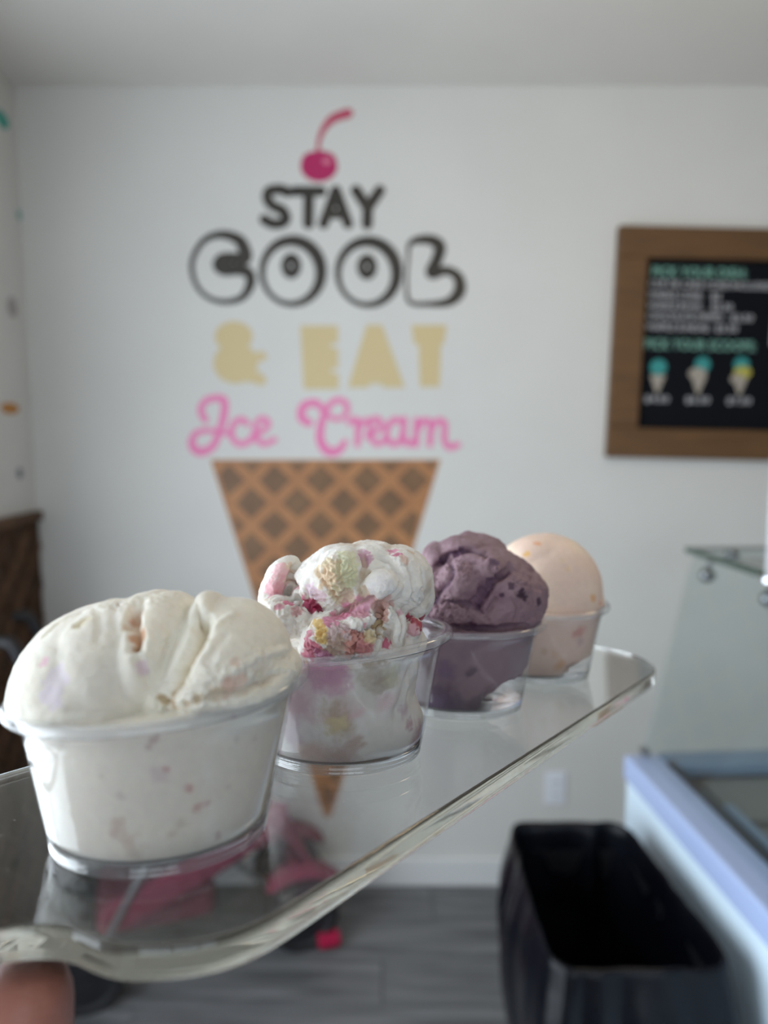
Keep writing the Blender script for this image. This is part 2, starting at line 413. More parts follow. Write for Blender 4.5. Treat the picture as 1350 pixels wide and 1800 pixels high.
# Ice Cream script
ic = decal('ice_cream_lettering', 'pink script Ice Cream lettering above the waffle cone graphic')
W_ = 26
SL = [
 [([(150, 1395), (130, 1350), (160, 1308), (225, 1305), (232, 1360), (212, 1440), (180, 1510), (125, 1532), (92, 1500), (110, 1452), (170, 1440), (235, 1452), (262, 1440)], [30, 30, 30, 34, 36, 34, 34, 40, 36, 28, 24, 22, 20])],
 [([(330, 1410), (305, 1392), (272, 1412), (262, 1460), (290, 1497), (335, 1490), (355, 1465)], 28)],
 [([(352, 1465), (400, 1440), (422, 1408), (396, 1388), (368, 1415), (368, 1465), (398, 1498), (448, 1480)], 26)],
 [([(598, 1408), (565, 1385), (574, 1335), (628, 1322), (668, 1365), (715, 1392), (758, 1368), (755, 1322), (712, 1310), (672, 1350), (650, 1415), (645, 1480), (676, 1528), (722, 1528), (752, 1490)], [34, 38, 36, 34, 26, 22, 24, 26, 26, 28, 34, 38, 42, 36, 26])],
 [([(770, 1405), (800, 1392), (808, 1440), (806, 1500)], 28), ([(808, 1440), (830, 1402), (862, 1398)], 26)],
 [([(848, 1466), (892, 1440), (908, 1408), (884, 1388), (860, 1418), (862, 1468), (890, 1498), (925, 1482)], 26)],
 [([(1000, 1402), (962, 1395), (932, 1440), (945, 1492), (985, 1492), (1005, 1440)], 28), ([(1008, 1392), (1004, 1460), (1022, 1498), (1045, 1488)], 28)],
 [([(1062, 1395), (1060, 1440), (1058, 1502)], 28), ([(1062, 1440), (1092, 1398), (1120, 1412), (1118, 1500)], 28), ([(1120, 1440), (1152, 1398), (1182, 1412), (1180, 1475), (1200, 1512), (1238, 1502)], 28)],
]
for k, s_ in enumerate(SL): letter(ic, M['ink_pink'] if k < 4 else M['ink_pink'], s_)
recenter(ic)
# cone
cn = decal('waffle_cone_decal', 'big brown waffle cone graphic pointing down on the back wall')
f = Flat(); f.poly([P2(370, 808), P2(774, 808), P2(584, 1432), P2(576, 1442), P2(568, 1432)]); f.done('cone', M['cone_rib'], cn)
tx0, ty0 = 578, 1440
def inside(x, y, m=5):
    if y < 812 or y > 1425: return False
    t = (y - 808) / (1437 - 808); return 370 + (578 - 370) * t + m < x < 774 + (578 - 774) * t - m
def clip_poly(poly):                    # clip a diamond to the cone's outline
    def half(P, a, b):
        out = []
        for i in range(len(P)):
            p, q = P[i], P[(i + 1) % len(P)]
            dp = (b[0] - a[0]) * (p[1] - a[1]) - (b[1] - a[1]) * (p[0] - a[0]); dq = (b[0] - a[0]) * (q[1] - a[1]) - (b[1] - a[1]) * (q[0] - a[0])
            if dp >= 0: out.append(p)
            if dp * dq < 0: t = dp / (dp - dq); out.append((p[0] + (q[0] - p[0]) * t, p[1] + (q[1] - p[1]) * t))
        return out
    for a, b in (((372, 812), (772, 812)), ((766, 812), (578, 1425)), ((578, 1425), (378, 812))):
        poly = half(poly, a, b)
        if len(poly) < 3: return None
    return poly
for j in range(0, 17):
    for i in range(-4, 9):
        cx = 402 + 81 * i + (40.5 if j % 2 == 0 else 0) - 0; cy = 804 + 40 * j
        hw, hh = 29, 28
        p = clip_poly([(cx, cy - hh), (cx + hw, cy), (cx, cy + hh), (cx - hw, cy)])
        if not p: continue
        A = abs(sum(p[q][0] * p[(q + 1) % len(p)][1] - p[(q + 1) % len(p)][0] * p[q][1] for q in range(len(p)))) / 2
        if A < 60: continue
        f = Flat(); f.poly([P2(*q) for q in p], lift=.0007); f.done('waffle_cell', M['cone_pit'], cn)
recenter(cn)

# small coloured stickers on the left wall
def leftp(px, py): r = ray(px, py); return CAM + r * ((XL + .0012) / r.x)
for (px, py, ry, rz, c, lab) in ((4, 210, .040, .024, (.02, .34, .27), 'teal dot sticker high on the left wall near the ceiling'),
                                (34, 378, .016, .016, (.20, .38, .35), 'small pale teal dot sticker by the corner, below the top teal dot'),
                                (22, 540, .030, .032, (.36, .33, .33), 'faint mauve dot sticker halfway down the left wall'),
                                (18, 718, .055, .018, (.50, .21, .03), 'orange oblong sticker on the left wall above the brown panel'),
                                (35, 832, .018, .018, (.16, .17, .21), 'small slate blue dot sticker just above the brown panel')):
    p = leftp(px, py); bm = bmesh.new()
    vs = [bm.verts.new((0, ry * math.cos(a), rz * math.sin(a))) for a in [2 * math.pi * k / 28 for k in range(28)]]
    fc = bm.faces.new(vs); ex = bmesh.ops.extrude_face_region(bm, geom=[fc])
    for v in ex['geom']:
        if isinstance(v, bmesh.types.BMVert): v.co.x -= .001
    o = build('dot_sticker', bm, mat('sticker_ink', c, .5)); o.location = p; tag(o, lab, 'wall sticker')

# ------------------------------------------------------------------ menu board
mb = empty('menu_board', (0, 0, 0)); tag(mb, 'black menu board in a wide brown frame on the back wall', 'menu board')
th = math.radians(1.1)
tl = wallp(1084, 400); bl = wallp(1071, 803)
mb_h = (tl - bl).length; mb_w = .98
mb.location = (tl.x, D, tl.z); mb.rotation_euler = (0, math.radians(1.3), 0)
fw = .098
def frame_bar(x0, x1, z0, z1):
    bm = bmesh.new(); box(bm, x0, x1, -.032, -.001, z0, z1, .004); build('frame_bar', bm, M['frame'], mb)
frame_bar(0, mb_w, -fw, 0); frame_bar(0, mb_w, -mb_h, -mb_h + fw); frame_bar(0, fw, -mb_h + fw, -fw); frame_bar(mb_w - fw, mb_w, -mb_h + fw, -fw)
bm = bmesh.new(); box(bm, fw, mb_w - fw, -.012, -.001, -mb_h + fw, -fw); build('black_panel', bm, M['board'], mb)
def text_mesh(body, size, m, parent, x, z, wid=None, offset=.0, name='text_line', align='LEFT', y=-.0125):
    cu = bpy.data.curves.new('t', 'FONT'); cu.body = body; cu.size = size; cu.extrude = .0004; cu.offset = offset; cu.align_x = align
    cu.resolution_u = 2
    o = bpy.data.objects.new('t', cu); COL.objects.link(o); dg = bpy.context.evaluated_depsgraph_get(); dg.update()
    me = bpy.data.meshes.new_from_object(o.evaluated_get(dg)); bpy.data.objects.remove(o)
    xs = [v.co.x for v in me.vertices]; w0 = max(xs) - min(xs)
    if wid:
        k = wid / w0
        for v in me.vertices: v.co.x *= k
    me.transform(Matrix.Rotation(R90, 4, 'X'))
    q = link(name, me, m, parent); q.location = (x, y, z); return q
U = mb_h / 405.0            # metres of wall per photo pixel on the board
X0, Z0 = tl.x, tl.z
def row(py_top, py_bot, x0, x1, body, m):
    size = (py_bot - py_top) * U
    text_mesh(body, size * 1.28, m, mb, (x0 - 1082) * U, -(py_bot - 400) * U, wid=(x1 - x0) * U, offset=.0006)
row(464, 484, 1146, 1314, 'PICK YOUR DISH:', M['ink_mint'])
row(489, 502, 1144, 1362, 'CUP OR CAKE CONE INCLUDED', M['ink_white'])
for (a, b, x0, x1, x2, x3, t1, t2) in ((508, 522, 1143, 1240, 1254, 1272, 'WAFFLE CONE:', '$2'), (527, 540, 1143, 1243, 1256, 1294, 'WAFFLE BOWL:', '$2.50'),
                                       (545, 558, 1143, 1280, 1292, 1332, 'CHOCOLATE DIPPED:', '$2.50'), (564, 577, 1142, 1257, 1266, 1306, 'WAFFLE SUNDAE:', '$3.50')):
    row(a, b, x0, x1, t1, M['ink_white']); row(a, b, x2, x3, t2, M['ink_white'])
row(590, 610, 1141, 1340, 'PICK YOUR SCOOPS:', M['ink_mint'])
row(500, 577, 1349, 1366, '|', M['ink_white'])
for k, (cx, prc) in enumerate(((1169, '$4.50'), (1243, '$6.50'), (1318, '$7.50'))):
    z = lambda py: -(py - 400) * U; xx = (cx - 1082) * U
    def flatobj(name, pts, m, yy):
        bm = bmesh.new(); a = [bm.verts.new((p[0], -.0125 - yy, p[1])) for p in pts]; b = [bm.verts.new((p[0], -.0118, p[1])) for p in pts]
        bm.faces.new(a); n = len(a)
        for i in range(n): bm.faces.new((a[i], b[i], b[(i + 1) % n], a[(i + 1) % n]))
        build(name, bm, m, mb)
    def ell(ex, ey, rx, ry): return [(ex + rx * math.cos(t), ey + ry * math.sin(t)) for t in [2 * math.pi * q / 24 for q in range(24)]]
    flatobj('printed_cone', [(xx - 14 * U, z(656)), (xx + 14 * U, z(656)), (xx + 2 * U, z(688)), (xx - 2 * U, z(688))], M['ink_cone'], .0001)
    if k == 0: flatobj('printed_scoop', ell(xx, z(642), 15 * U, 14 * U), M['ink_teal'], .0003)
    if k == 1:
        flatobj('printed_scoop', ell(xx + 5 * U, z(636), 14 * U, 14 * U), M['ink_teal'], .0002); flatobj('printed_scoop', ell(xx - 3 * U, z(652), 16 * U, 11 * U), M['ink_cone'], .0004)
    if k == 2:
        flatobj('printed_scoop', ell(xx, z(634), 14 * U, 13 * U), M['ink_teal'], .0002); flatobj('printed_scoop', ell(xx + 3 * U, z(648), 16 * U, 11 * U), M['ink_yellow'], .0004)
        flatobj('printed_scoop', ell(xx - 5 * U, z(660), 13 * U, 9 * U), M['ink_cone'], .0005)
    text_mesh(prc, 13 * U * 1.25, M['ink_white'], mb, xx - 22 * U, z(704), wid=44 * U, offset=.0006)

# wall socket
ow = wallp(976, 1384); ol = empty('wall_outlet', (ow.x, D, ow.z)); tag(ol, 'white wall outlet plate low on the back wall above the bin', 'outlet')
bm = bmesh.new(); box(bm, -.037, .037, -.006, -.0005, -.060, .060, .002); build('cover_plate', bm, M['outlet'], ol)
for dz in (.022, -.022):
    bm = bmesh.new(); box(bm, -.017, .017, -.0085, -.0055, dz - .014, dz + .014, .002); s_ = build('socket', bm, M['outlet'], ol)
    bm = bmesh.new(); box(bm, -.008, -.006, -.0088, -.008, dz - .004, dz + .006); box(bm, .006, .008, -.0088, -.008, dz - .004, dz + .006); build('slot', bm, M['gasket'], s_)

# ------------------------------------------------------------------ freezer cabinet with glass guard (right)
HF = .88
def at_height(px, py, h): r = ray(px, py); return CAM + r * ((h - CAMH) / r.z)
fc0 = at_height(1101, 1326, HF)
fz = empty('freezer_cabinet', (fc0.x, fc0.y, 0), (0, 0, math.radians(4.0)))
tag(fz, 'white ice cream freezer cabinet at the right edge behind the bin', 'freezer')
FL, FWD_ = 1.9, .72      # local: -y towards the camera, +x away from the customer side
def part(name, m, *a, bev=.004, par=None, **k):
    bm = bmesh.new(); box(bm, *a, bev); return build(name, bm, m, par or fz)
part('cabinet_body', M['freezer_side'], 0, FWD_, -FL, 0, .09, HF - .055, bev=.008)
part('plinth', M['black_plastic'], .03, FWD_ - .03, -FL + .03, -.03, 0, .09)
# top rim made of four bars round the opening
rw = .072
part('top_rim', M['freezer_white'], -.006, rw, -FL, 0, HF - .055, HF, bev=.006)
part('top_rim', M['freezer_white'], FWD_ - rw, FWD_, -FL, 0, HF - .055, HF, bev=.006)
part('top_rim', M['bluegrey'], rw, FWD_ - rw, -.05, 0, HF - .055, HF + .004, bev=.006)
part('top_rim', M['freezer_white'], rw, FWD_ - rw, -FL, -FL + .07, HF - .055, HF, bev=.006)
part('gasket', M['gasket'], rw - .002, rw + .012, -FL + .07, -.05, HF - .03, HF + .006, bev=.002)
part('lid_rail', M['bluegrey'], rw + .030, rw + .050, -FL + .07, -.22, HF - .03, HF - .004, bev=.002)
part('liner', M['liner'], rw + .05, FWD_ - rw, -FL + .07, -.05, HF - .054, HF - .035, bev=.002)
part('back_rail', M['bluegrey'], rw, FWD_ - rw, -.075, -.052, HF - .02, HF + .005, bev=.003)
for k in range(5):                      # stainless cover strips across the well
    yk = -.16 - k * .2
    part('cover_strip', M['liner'], rw + .055, FWD_ - rw - .01, yk - .085, yk + .085, HF - .034, HF - .026, bev=.002)
# glass guard
GH = .455; gx0, gx1 = .03, .125
sg_ = empty('glass_guard', (fc0.x, fc0.y, HF + .0075), (0, 0, math.radians(4.0)))
tag(sg_, 'clear glass sneeze guard with slanted front and top shelf on the freezer', 'glass guard')
def slab(name, quad, thick, m, par=sg_):
    bm = bmesh.new(); q = [Vector(p) for p in quad]; n = (q[1] - q[0]).cross(q[3] - q[0]).normalized() * thick
    a = [bm.verts.new(p) for p in q]; b = [bm.verts.new(p + n) for p in q]
    bm.faces.new(a[::-1]); bm.faces.new(b)
    for i in range(4): bm.faces.new((a[i], a[(i + 1) % 4], b[(i + 1) % 4], b[i]))
    return build(name, bm, m, par)
slab('front_pane', [(gx0, -FL + .1, 0), (gx0, -.012, 0), (gx1, -.012, GH), (gx1, -FL + .1, GH)], .006, M['pane'])
slab('end_pane', [(gx0 + .008, -.01, 0), (FWD_ - .05, -.01, 0), (FWD_ - .05, -.01, GH), (gx1 + .008, -.01, GH)], .006, M['pane'])
slab('top_shelf', [(gx1 - .006, -FL + .1, GH + .002), (FWD_ - .05, -FL + .1, GH + .002), (FWD_ - .05, 0, GH + .002), (gx1 - .006, 0, GH + .002)], .008, M['pane'])
bm = bmesh.new(); box(bm, gx1 - .010, gx1 - .004, -FL + .1, 0, GH, GH + .012); build('shelf_edge', bm, M['pane_edge'], sg_)
bm = bmesh.new(); box(bm, gx1 - .006, FWD_ - .05, -.002, .004, GH + .002, GH + .010); build('shelf_edge', bm, M['pane_edge'], sg_)
bm = bmesh.new(); box(bm, gx0 - .003, gx0 + .012, -.03, -.004, 0, .014, .002); build('foot_clamp', bm, M['steel'], sg_)
def ico(bm, c, r, sx=1, sy=1, sz=1, sub=3):
    rr = bmesh.ops.create_icosphere(bm, subdivisions=sub, radius=1)
    for v in rr['verts']: v.co = Vector((c[0] + v.co.x * r * sx, c[1] + v.co.y * r * sy, c[2] + v.co.z * r * sz))
    return rr['verts']
def clamp(y, dz=0.0, top=True):
    xa = gx1 - dz / GH * (gx1 - gx0) if dz else gx1
    z0 = GH - dz
    bm = bmesh.new()
    if top: lathe(bm, [(0.0001, 0), (.013, 0), (.013, .010), (.010, .014), (.0001, .015)], 20, lambda p: p + Vector((gx1 + .022, y, GH + .010)))
    if top: tube(bm, [(gx1 - .012, y + .02, GH + .004), (gx1 - .014, y + .02, GH - .018)], .005, 8)
    ico(bm, (xa - .018, y + (.02 if top else 0), z0 - .030), .0145)
    tube(bm, [(xa - .018, y + (.02 if top else 0), z0 - .03), (xa - .002, y + (.02 if top else 0), z0 - .03)], .006, 8)
    build('chrome_clamp', bm, M['dark_chrome'], sg_, smooth=True)
clamp(-.13); clamp(-.34); clamp(-.80); clamp(-1.25)
# white post at the right edge of the frame
pp = CAM + ray(1361, 1000) * 1.25
post = empty('white_post', (pp.x, pp.y, 0)); tag(post, 'slim white upright post cut off by the right edge of the photo', 'post')
ctop = 1.70
bm = bmesh.new(); tube(bm, [(0, 0, HF + .002 + .464), (0, 0, 1.685)], .014, 16); build('pole', bm, M['trim'], post, True)
bm = bmesh.new(); tube(bm, [(0, 0, HF + .464), (0, 0, HF + .472)], .024, 16); build('foot_plate', bm, M['chrome'], post, False)

# ------------------------------------------------------------------ bin with black bag
HB = .80
bc = [at_height(885, 1438, HB), at_height(1100, 1438, HB), at_height(1312, 1708, HB), at_height(965, 1712, HB)]
cen = sum(bc, Vector()) / 4
tb = empty('waste_bin', (cen.x, cen.y, 0)); tag(tb, 'slim rectangular black bin lined with a shiny black bag', 'bin')
loc = [Vector((p.x - cen.x, p.y - cen.y)) for p in bc]
def rrect(pts, k, n=14, rad=.14):       # rounded quadrilateral loop scaled by k
    out = []; N = 4
    for i in range(N):
        a, b, c = pts[(i - 1) % N], pts[i], pts[(i + 1) % N]
        p0 = b.lerp(a, rad); p2 = b.lerp(c, rad)
        for t in map(float, np.linspace(0, 1, 6)): out.append((1 - t) ** 2 * p0 + 2 * t * (1 - t) * b + t * t * p2)
        q = c.lerp(b, rad)
        for t in map(float, np.linspace(0, 1, n)[1:-1]): out.append(p2.lerp(q, t))
    return [p * k for p in out]
def loopmesh(bm, specs, wob=0.0, seed=0, capend=False):
    rings = []
    for (k, z, dx, w) in specs:
        ring = []
        base_ = rrect(loc, 1.0)
        for i, p in enumerate(base_):
            d = p.normalized(); nz = noise.noise(Vector((p.x * 30, p.y * 30, z * 3 + seed))) * w * 1.2 + noise.noise(Vector((p.x * 75, p.y * 75, z * 4 + seed))) * w * .8
            q = p * k + d * (nz + dx); zz = z + noise.noise(Vector((p.x * 16 + 5, p.y * 16, seed))) * w * .6
            ring.append(bm.verts.new((q.x, q.y, zz)))
        rings.append(ring)
    for a, b in zip(rings, rings[1:]):
        n = len(a)
        for i in range(n): bm.faces.new((a[i], a[(i + 1) % n], b[(i + 1) % n], b[i]))
    if capend: bm.faces.new(rings[-1])
bm = bmesh.new(); loopmesh(bm, [(.80, 0.0, -.002, 0), (.86, .35, -.002, 0), (.90, .745, -.004, 0)])
bm.faces.new([v for v in bm.verts][:len(rrect(loc, 1))][::-1]); build('bin_body', bm, M['bin'], tb, True)
bm = bmesh.new()
loopmesh(bm, [(.93, .34, -.002, .012), (.97, .42, .000, .018), (1.02, .50, .006, .024), (1.06, .58, .010, .026), (1.075, .66, .010, .022), (1.03, .73, .006, .014), (.985, .775, .000, .006), (.97, .797, 0, .004), (.94, .800, 0, .004), (.905, .785, 0, .006), (.86, .70, -.002, .014), (.78, .55, -.004, .014), (.72, .30, -.004, .012), (.66, .06, 0, .004)], capend=True)
o = build('bin_bag', bm, M['bag'], tb, True)
md = o.modifiers.new('sub', 'SUBSURF'); md.levels = 1; md.render_levels = 1

# ------------------------------------------------------------------ pink pushchair at the back left
pc = empty('pushchair', (-.637, 2.085, 0), (0, 0, math.radians(18.7)))
tag(pc, 'pink and black folding pushchair standing against the back left wall', 'pushchair')
def wheel(x, y, r=.088):
    bm = bmesh.new()
    for i in range(28):
        pass
    ring = [(x + r * .86 * math.cos(a), y, r + r * .86 * math.sin(a)) for a in [2 * math.pi * k / 28 for k in range(29)]]
    tube(bm, ring, r * .15 + .004, 10, False); w = build('wheel', bm, M['rubber'], pc, True)
    bm = bmesh.new(); tube(bm, [(x, y - .012, r), (x, y + .012, r)], r * .70, 24); tube(bm, [(x, y - .018, r), (x, y + .018, r)], r * .25, 12); build('hub', bm, M['black_plastic'], w, False)
YK = .72
for (x, y) in ((-.26, -.17), (-.26, .17), (.36, -.12), (.36, .12)):
    rw_ = .108 if x > 0 else .092; wheel(x, y - .022, rw_); wheel(x, y + .022, rw_)
def tb_(name, pts, r, m, par=pc, n=5):
    pts = [(p[0], p[1] * YK, p[2]) for p in pts]
    bm = bmesh.new(); tube(bm, catmull(pts, n) if len(pts) > 2 else pts, r, 10); return build(name, bm, m, par, True)
for s in (-1, 1):
    tb_('push_tube', [(.36, s * .17, .10), (.0, s * .20, .50), (-.30, s * .21, .86), (-.40, s * .21, 1.02)], .010, M['steel'])
    tb_('rear_leg', [(-.26, s * .22, .09), (-.08, s * .21, .40), (.02, s * .20, .56)], .010, M['steel'])
    tb_('handle_grip', [(-.385, s * .21, 1.0), (-.41, s * .205, 1.055), (-.45, s * .19, 1.06)], .017, M['black_plastic'])
    tb_('front_fork', [(.36, s * .17, .09), (.34, s * .165, .17)], .014, M['pink_plastic'])
    tb_('seat_tube', [(-.14, s * .19, .36), (.26, s * .18, .42)], .009, M['steel'])
tb_('axle', [(-.26, -.22, .088), (-.26, .22, .088)], .006, M['steel'])
tb_('front_bar', [(.36, -.15, .20), (.36, .15, .20)], .012, M['pink_plastic'])
tb_('cross_brace', [(-.26, -.22, .12), (.0, .0, .30), (.02, .2, .5)], .007, M['steel'])
def sheet(name, rows, m, par=pc, thick=.02):
    bm = bmesh.new(); R_ = []
    for row_ in rows: R_.append([bm.verts.new((p[0], p[1] * YK, p[2])) for p in row_])
    for a, b in zip(R_, R_[1:]):
        for i in range(len(a) - 1): bm.faces.new((a[i], a[i + 1], b[i + 1], b[i]))
    o = build(name, bm, m, par, True); s1 = o.modifiers.new('t', 'SOLIDIFY'); s1.thickness = thick; s1.offset = 0
    s2 = o.modifiers.new('s', 'SUBSURF'); s2.levels = 2; s2.render_levels = 2; return o
ys = (-.17, -.09, 0, .09, .17)
sheet('seat_fabric', [[(-.26, y, .84 + .0 * abs(y)) for y in ys], [(-.20, y, .62 - .04 * (1 - abs(y) / .17)) for y in ys], [(-.12, y, .38 - .03 * (1 - abs(y) / .17)) for y in ys], [(.10, y, .37 - .04 * (1 - abs(y) / .17)) for y in ys], [(.26, y, .42) for y in ys]], M['pink_fabric'])
sheet('leg_rest', [[(.26, y, .41) for y in ys], [(.35, y, .33) for y in ys], [(.40, y, .22) for y in ys]], M['pink_fabric'])
sheet('canopy', [[(-.30, y, .86 - .1 * (abs(y) / .17) ** 2) for y in ys], [(-.22, y, .98 - .12 * (abs(y) / .17) ** 2) for y in ys], [(-.06, y, 1.00 - .14 * (abs(y) / .17) ** 2) for y in ys], [(.06, y, .93 - .14 * (abs(y) / .17) ** 2) for y in ys]], M['black_plastic'], thick=.008)
bm = bmesh.new(); box(bm, -.24, .10, -.115, .115, .14, .26, .03); build('basket', bm, mat('maroon_fabric', (.11, .018, .035), .9), pc)
for s in (-1, 1):
    sheet('side_panel', [[(x, s * .20, z - .055), (x, s * .205, z), (x, s * .20, z + .055)] for x, z in ((-.24, .21), (-.10, .26), (.06, .33), (.20, .40), (.32, .46))], M['pink_fabric'], thick=.012)
    sheet('wheel_fender', [[(x, s * .12 / .72 - .07, z - .02), (x, s * .12 / .72, z), (x, s * .12 / .72 + .07, z - .02)] for x, z in ((.24, .22), (.32, .27), (.42, .26), (.49, .20))], M['pink_fabric'], thick=.02)
bm = bmesh.new(); box(bm, .40, .47, -.185, -.145, .012, .05, .008); build('foot_pedal', bm, M['pink_plastic'], pc)

# ------------------------------------------------------------------ acrylic serving paddle (tray frame: u along, v across, n up)
RT = [[0.585812, -0.81043212, 0.0049076], [0.0058846, -0.0018018, -0.99998106], [0.81042561, 0.58582978, 0.00371356]]
OT = (-57.6347, 82.5069, 185.3187)
def camvec(a): return Vector((1, 0, 0)) * a[0] + DWN * a[1] + FWD * a[2]
cols = [camvec([RT[r][c] for r in range(3)]) for c in range(3)]
OW = CAM + camvec(OT) * .001
MT = Matrix(((cols[0].x, cols[1].x, cols[2].x, OW.x), (cols[0].y, cols[1].y, cols[2].y, OW.y), (cols[0].z, cols[1].z, cols[2].z, OW.z), (0, 0, 0, 1)))
MTI = MT.inverted()
TH = .0071; VC = 11.0
half = [(-185, -17), (-120, -17.5), (-70, -18.5), (-56, -19.5), (-48, -22), (-42, -27), (-38.6, -33), (-37.9, -40), (-36.5, -46), (-33, -51), (-27.8, -56.5), (-21, -60.8), (-14, -62.6), (-6, -63)]
half += [(x, -63) for x in range(4, 266, 6)]
for a in np.linspace(0, 90, 16)[1:]: half.append((262 + 63 * math.sin(math.radians(a)), -63 * math.cos(math.radians(a))))
outl = half + [(u, -v) for (u, v) in reversed(half[:-1])]
outl = [Vector((u, v + VC, 0)) * .001 for u, v in outl]
def smooth_poly(P, it=2):
    for _ in range(it):
        Q = []
        for i in range(len(P)):
            a, b = P[i], P[(i + 1) % len(P)]
            Q += [a.lerp(b, .25), a.lerp(b, .75)]
        P = Q
    return P
outl = smooth_poly(outl, 2)
def inset(P, d):
    n = len(P); out = []
    for i in range(n):
        t = (P[(i + 1) % n] - P[(i - 1) % n]).normalized(); nn = Vector((-t.y, t.x, 0)); out.append(P[i] + nn * d)
    return out
bm = bmesh.new()
lay = []
outl = [p + (outl[(i + 1) % len(outl)] - outl[i - 1]).normalized().cross(Vector((0, 0, 1))) * .00009 * noise.noise(p * 190) for i, p in enumerate(outl)]
for (d, z) in ((.0007, -TH), (.0002, -TH + .00015), (0, -TH + .0005), (.00002, -TH + .0025), (-.00003, -TH + .0045), (0, -.0006), (.0002, -.00015), (.0008, 0)):
    lay.append([bm.verts.new(p + Vector((0, 0, z))) for p in inset(outl, d)])
for a, b in zip(lay, lay[1:]):
    n = len(a)
    for i in range(n): bm.faces.new((a[i], a[(i + 1) % n], b[(i + 1) % n], b[i]))
bm.faces.new(lay[0][::-1]); bm.faces.new(lay[-1])
bmesh.ops.recalc_face_normals(bm, faces=bm.faces)
tray = build('serving_paddle', bm, M['acrylic']); tray.matrix_world = MT
tray.data.materials.append(M['acrylic_edge'])
for p in tray.data.polygons:
    p.use_smooth = len(p.vertices) < 10; p.material_index = 1 if len(p.vertices) < 10 else 0
tag(tray, 'clear acrylic serving paddle carrying the four ice cream cups', 'serving tray')

bm = bmesh.new()
for k in range(150):                    # dust and short scratches on the top face
    u = random.uniform(-.035, .06) if k < 110 else random.uniform(0, .25); v = random.uniform(-.045, .068)
    a = random.uniform(0, 3.14); l = random.uniform(.0001, .0003) if k % 4 else random.uniform(.0004, .0012); w = random.uniform(.00004, .00009)
    c_, s_ = math.cos(a), math.sin(a)
    f_ = [bm.verts.new((u + c_ * x - s_ * y, v + s_ * x + c_ * y, .00003)) for x, y in ((-l, 0), (0, -w), (l, 0), (0, w))]
    t_ = bm.verts.new((u, v, .00003 + w)); bm.faces.new(f_[::-1])
    for q in range(4): bm.faces.new((f_[q], f_[(q + 1) % 4], t_))
d_ = build('dust', bm, mat('pale_dust', (.6, .58, .55), .8), tray); d_['kind'] = 'stuff'

# ------------------------------------------------------------------ cups
CUPS = [dict(u=0.0, v=0.0, k=1.0206, a=.0863, b=-.0256), dict(u=77.16, v=2.66, k=1.039, a=.0606, b=-.0598),
        dict(u=153.6, v=-1.07, k=.9876, a=.035, b=.0373), dict(u=229.4, v=-3.19, k=.9825, a=.0693, b=.0425)]
HC = .0384; RR = .0370; RB = .02635
cup_lab = ['clear plastic cup nearest the camera, filled with white ice cream', 'clear plastic cup with the raspberry cake ice cream, second from the front',
           'clear plastic cup holding the purple ice cream', 'clear plastic cup at the far end holding the peach ice cream']
def cup_def(c):
    def f(p):
        t = max(0, p.z) / HC; return Vector((p.x * c['k'], p.y * c['k'], p.z * c['k'] + t * (c['a'] * p.x + c['b'] * p.y)))
    return f
def wall_r(z):   # outer radius of the wall at height z (metres)
    return .02680 + (.0330 - .0268) * (z - .003) / (.0335 - .003)
WT_ = .0005
cup_mw = []
for i, c in enumerate(CUPS):
    mw = MT @ Matrix.Translation((c['u'] * .001, c['v'] * .001, .00018)); cup_mw.append(mw)
    e = empty('ice_cream_cup', mw=mw); tag(e, cup_lab[i], 'cup', 'clear cups on the paddle'); df = cup_def(c)
    bm = bmesh.new()
    o_ = [(wall_r(z), z) for z in np.linspace(.0034, .0335, 9)]
    i_ = [(r - WT_, z) for r, z in reversed(o_)]
    lathe(bm, o_ + [(.0338, .0340), (.0343, .0372), (.0343 - WT_, .0372), (.0338 - WT_, .0342)] + i_[:], 128, df, close=True)
    bmesh.ops.recalc_face_normals(bm, faces=bm.faces); build('cup_wall', bm, M['cup_wall'], e, True)
    bm = bmesh.new()
    lathe(bm, [(.0339, .0368), (.0350, .0372), (.0362, .0368), (.0368, .0360), (.0371, .0366), (.0370, .0378), (.0364, .0384), (.0355, .0386), (.0343, .0384), (.0337, .0378)], 128, df, close=True)
    bmesh.ops.recalc_face_normals(bm, faces=bm.faces); build('cup_rim', bm, M['cup_rim'], e, True)
    bm = bmesh.new()   # thick foot ring with a recessed clear floor
    rg = lathe(bm, [(.0001, .0012), (.0235, .0012), (.0243, .0), (.0256, .0), (.0262, .0003), (.02635, .0008), (.0259, .0012), (.0264, .0015), (.0265, .0020), (.0260, .0024), (.0266, .0028), (.02675, .0034), (.02680, .0038), (.0260, .0038), (.0252, .0030), (.0001, .0026)], 128, df)
    bm.faces.new(rg[0]); bm.faces.new(rg[-1])
    bmesh.ops.recalc_face_normals(bm, faces=bm.faces); build('cup_foot', bm, M['cup_base'], e, True)

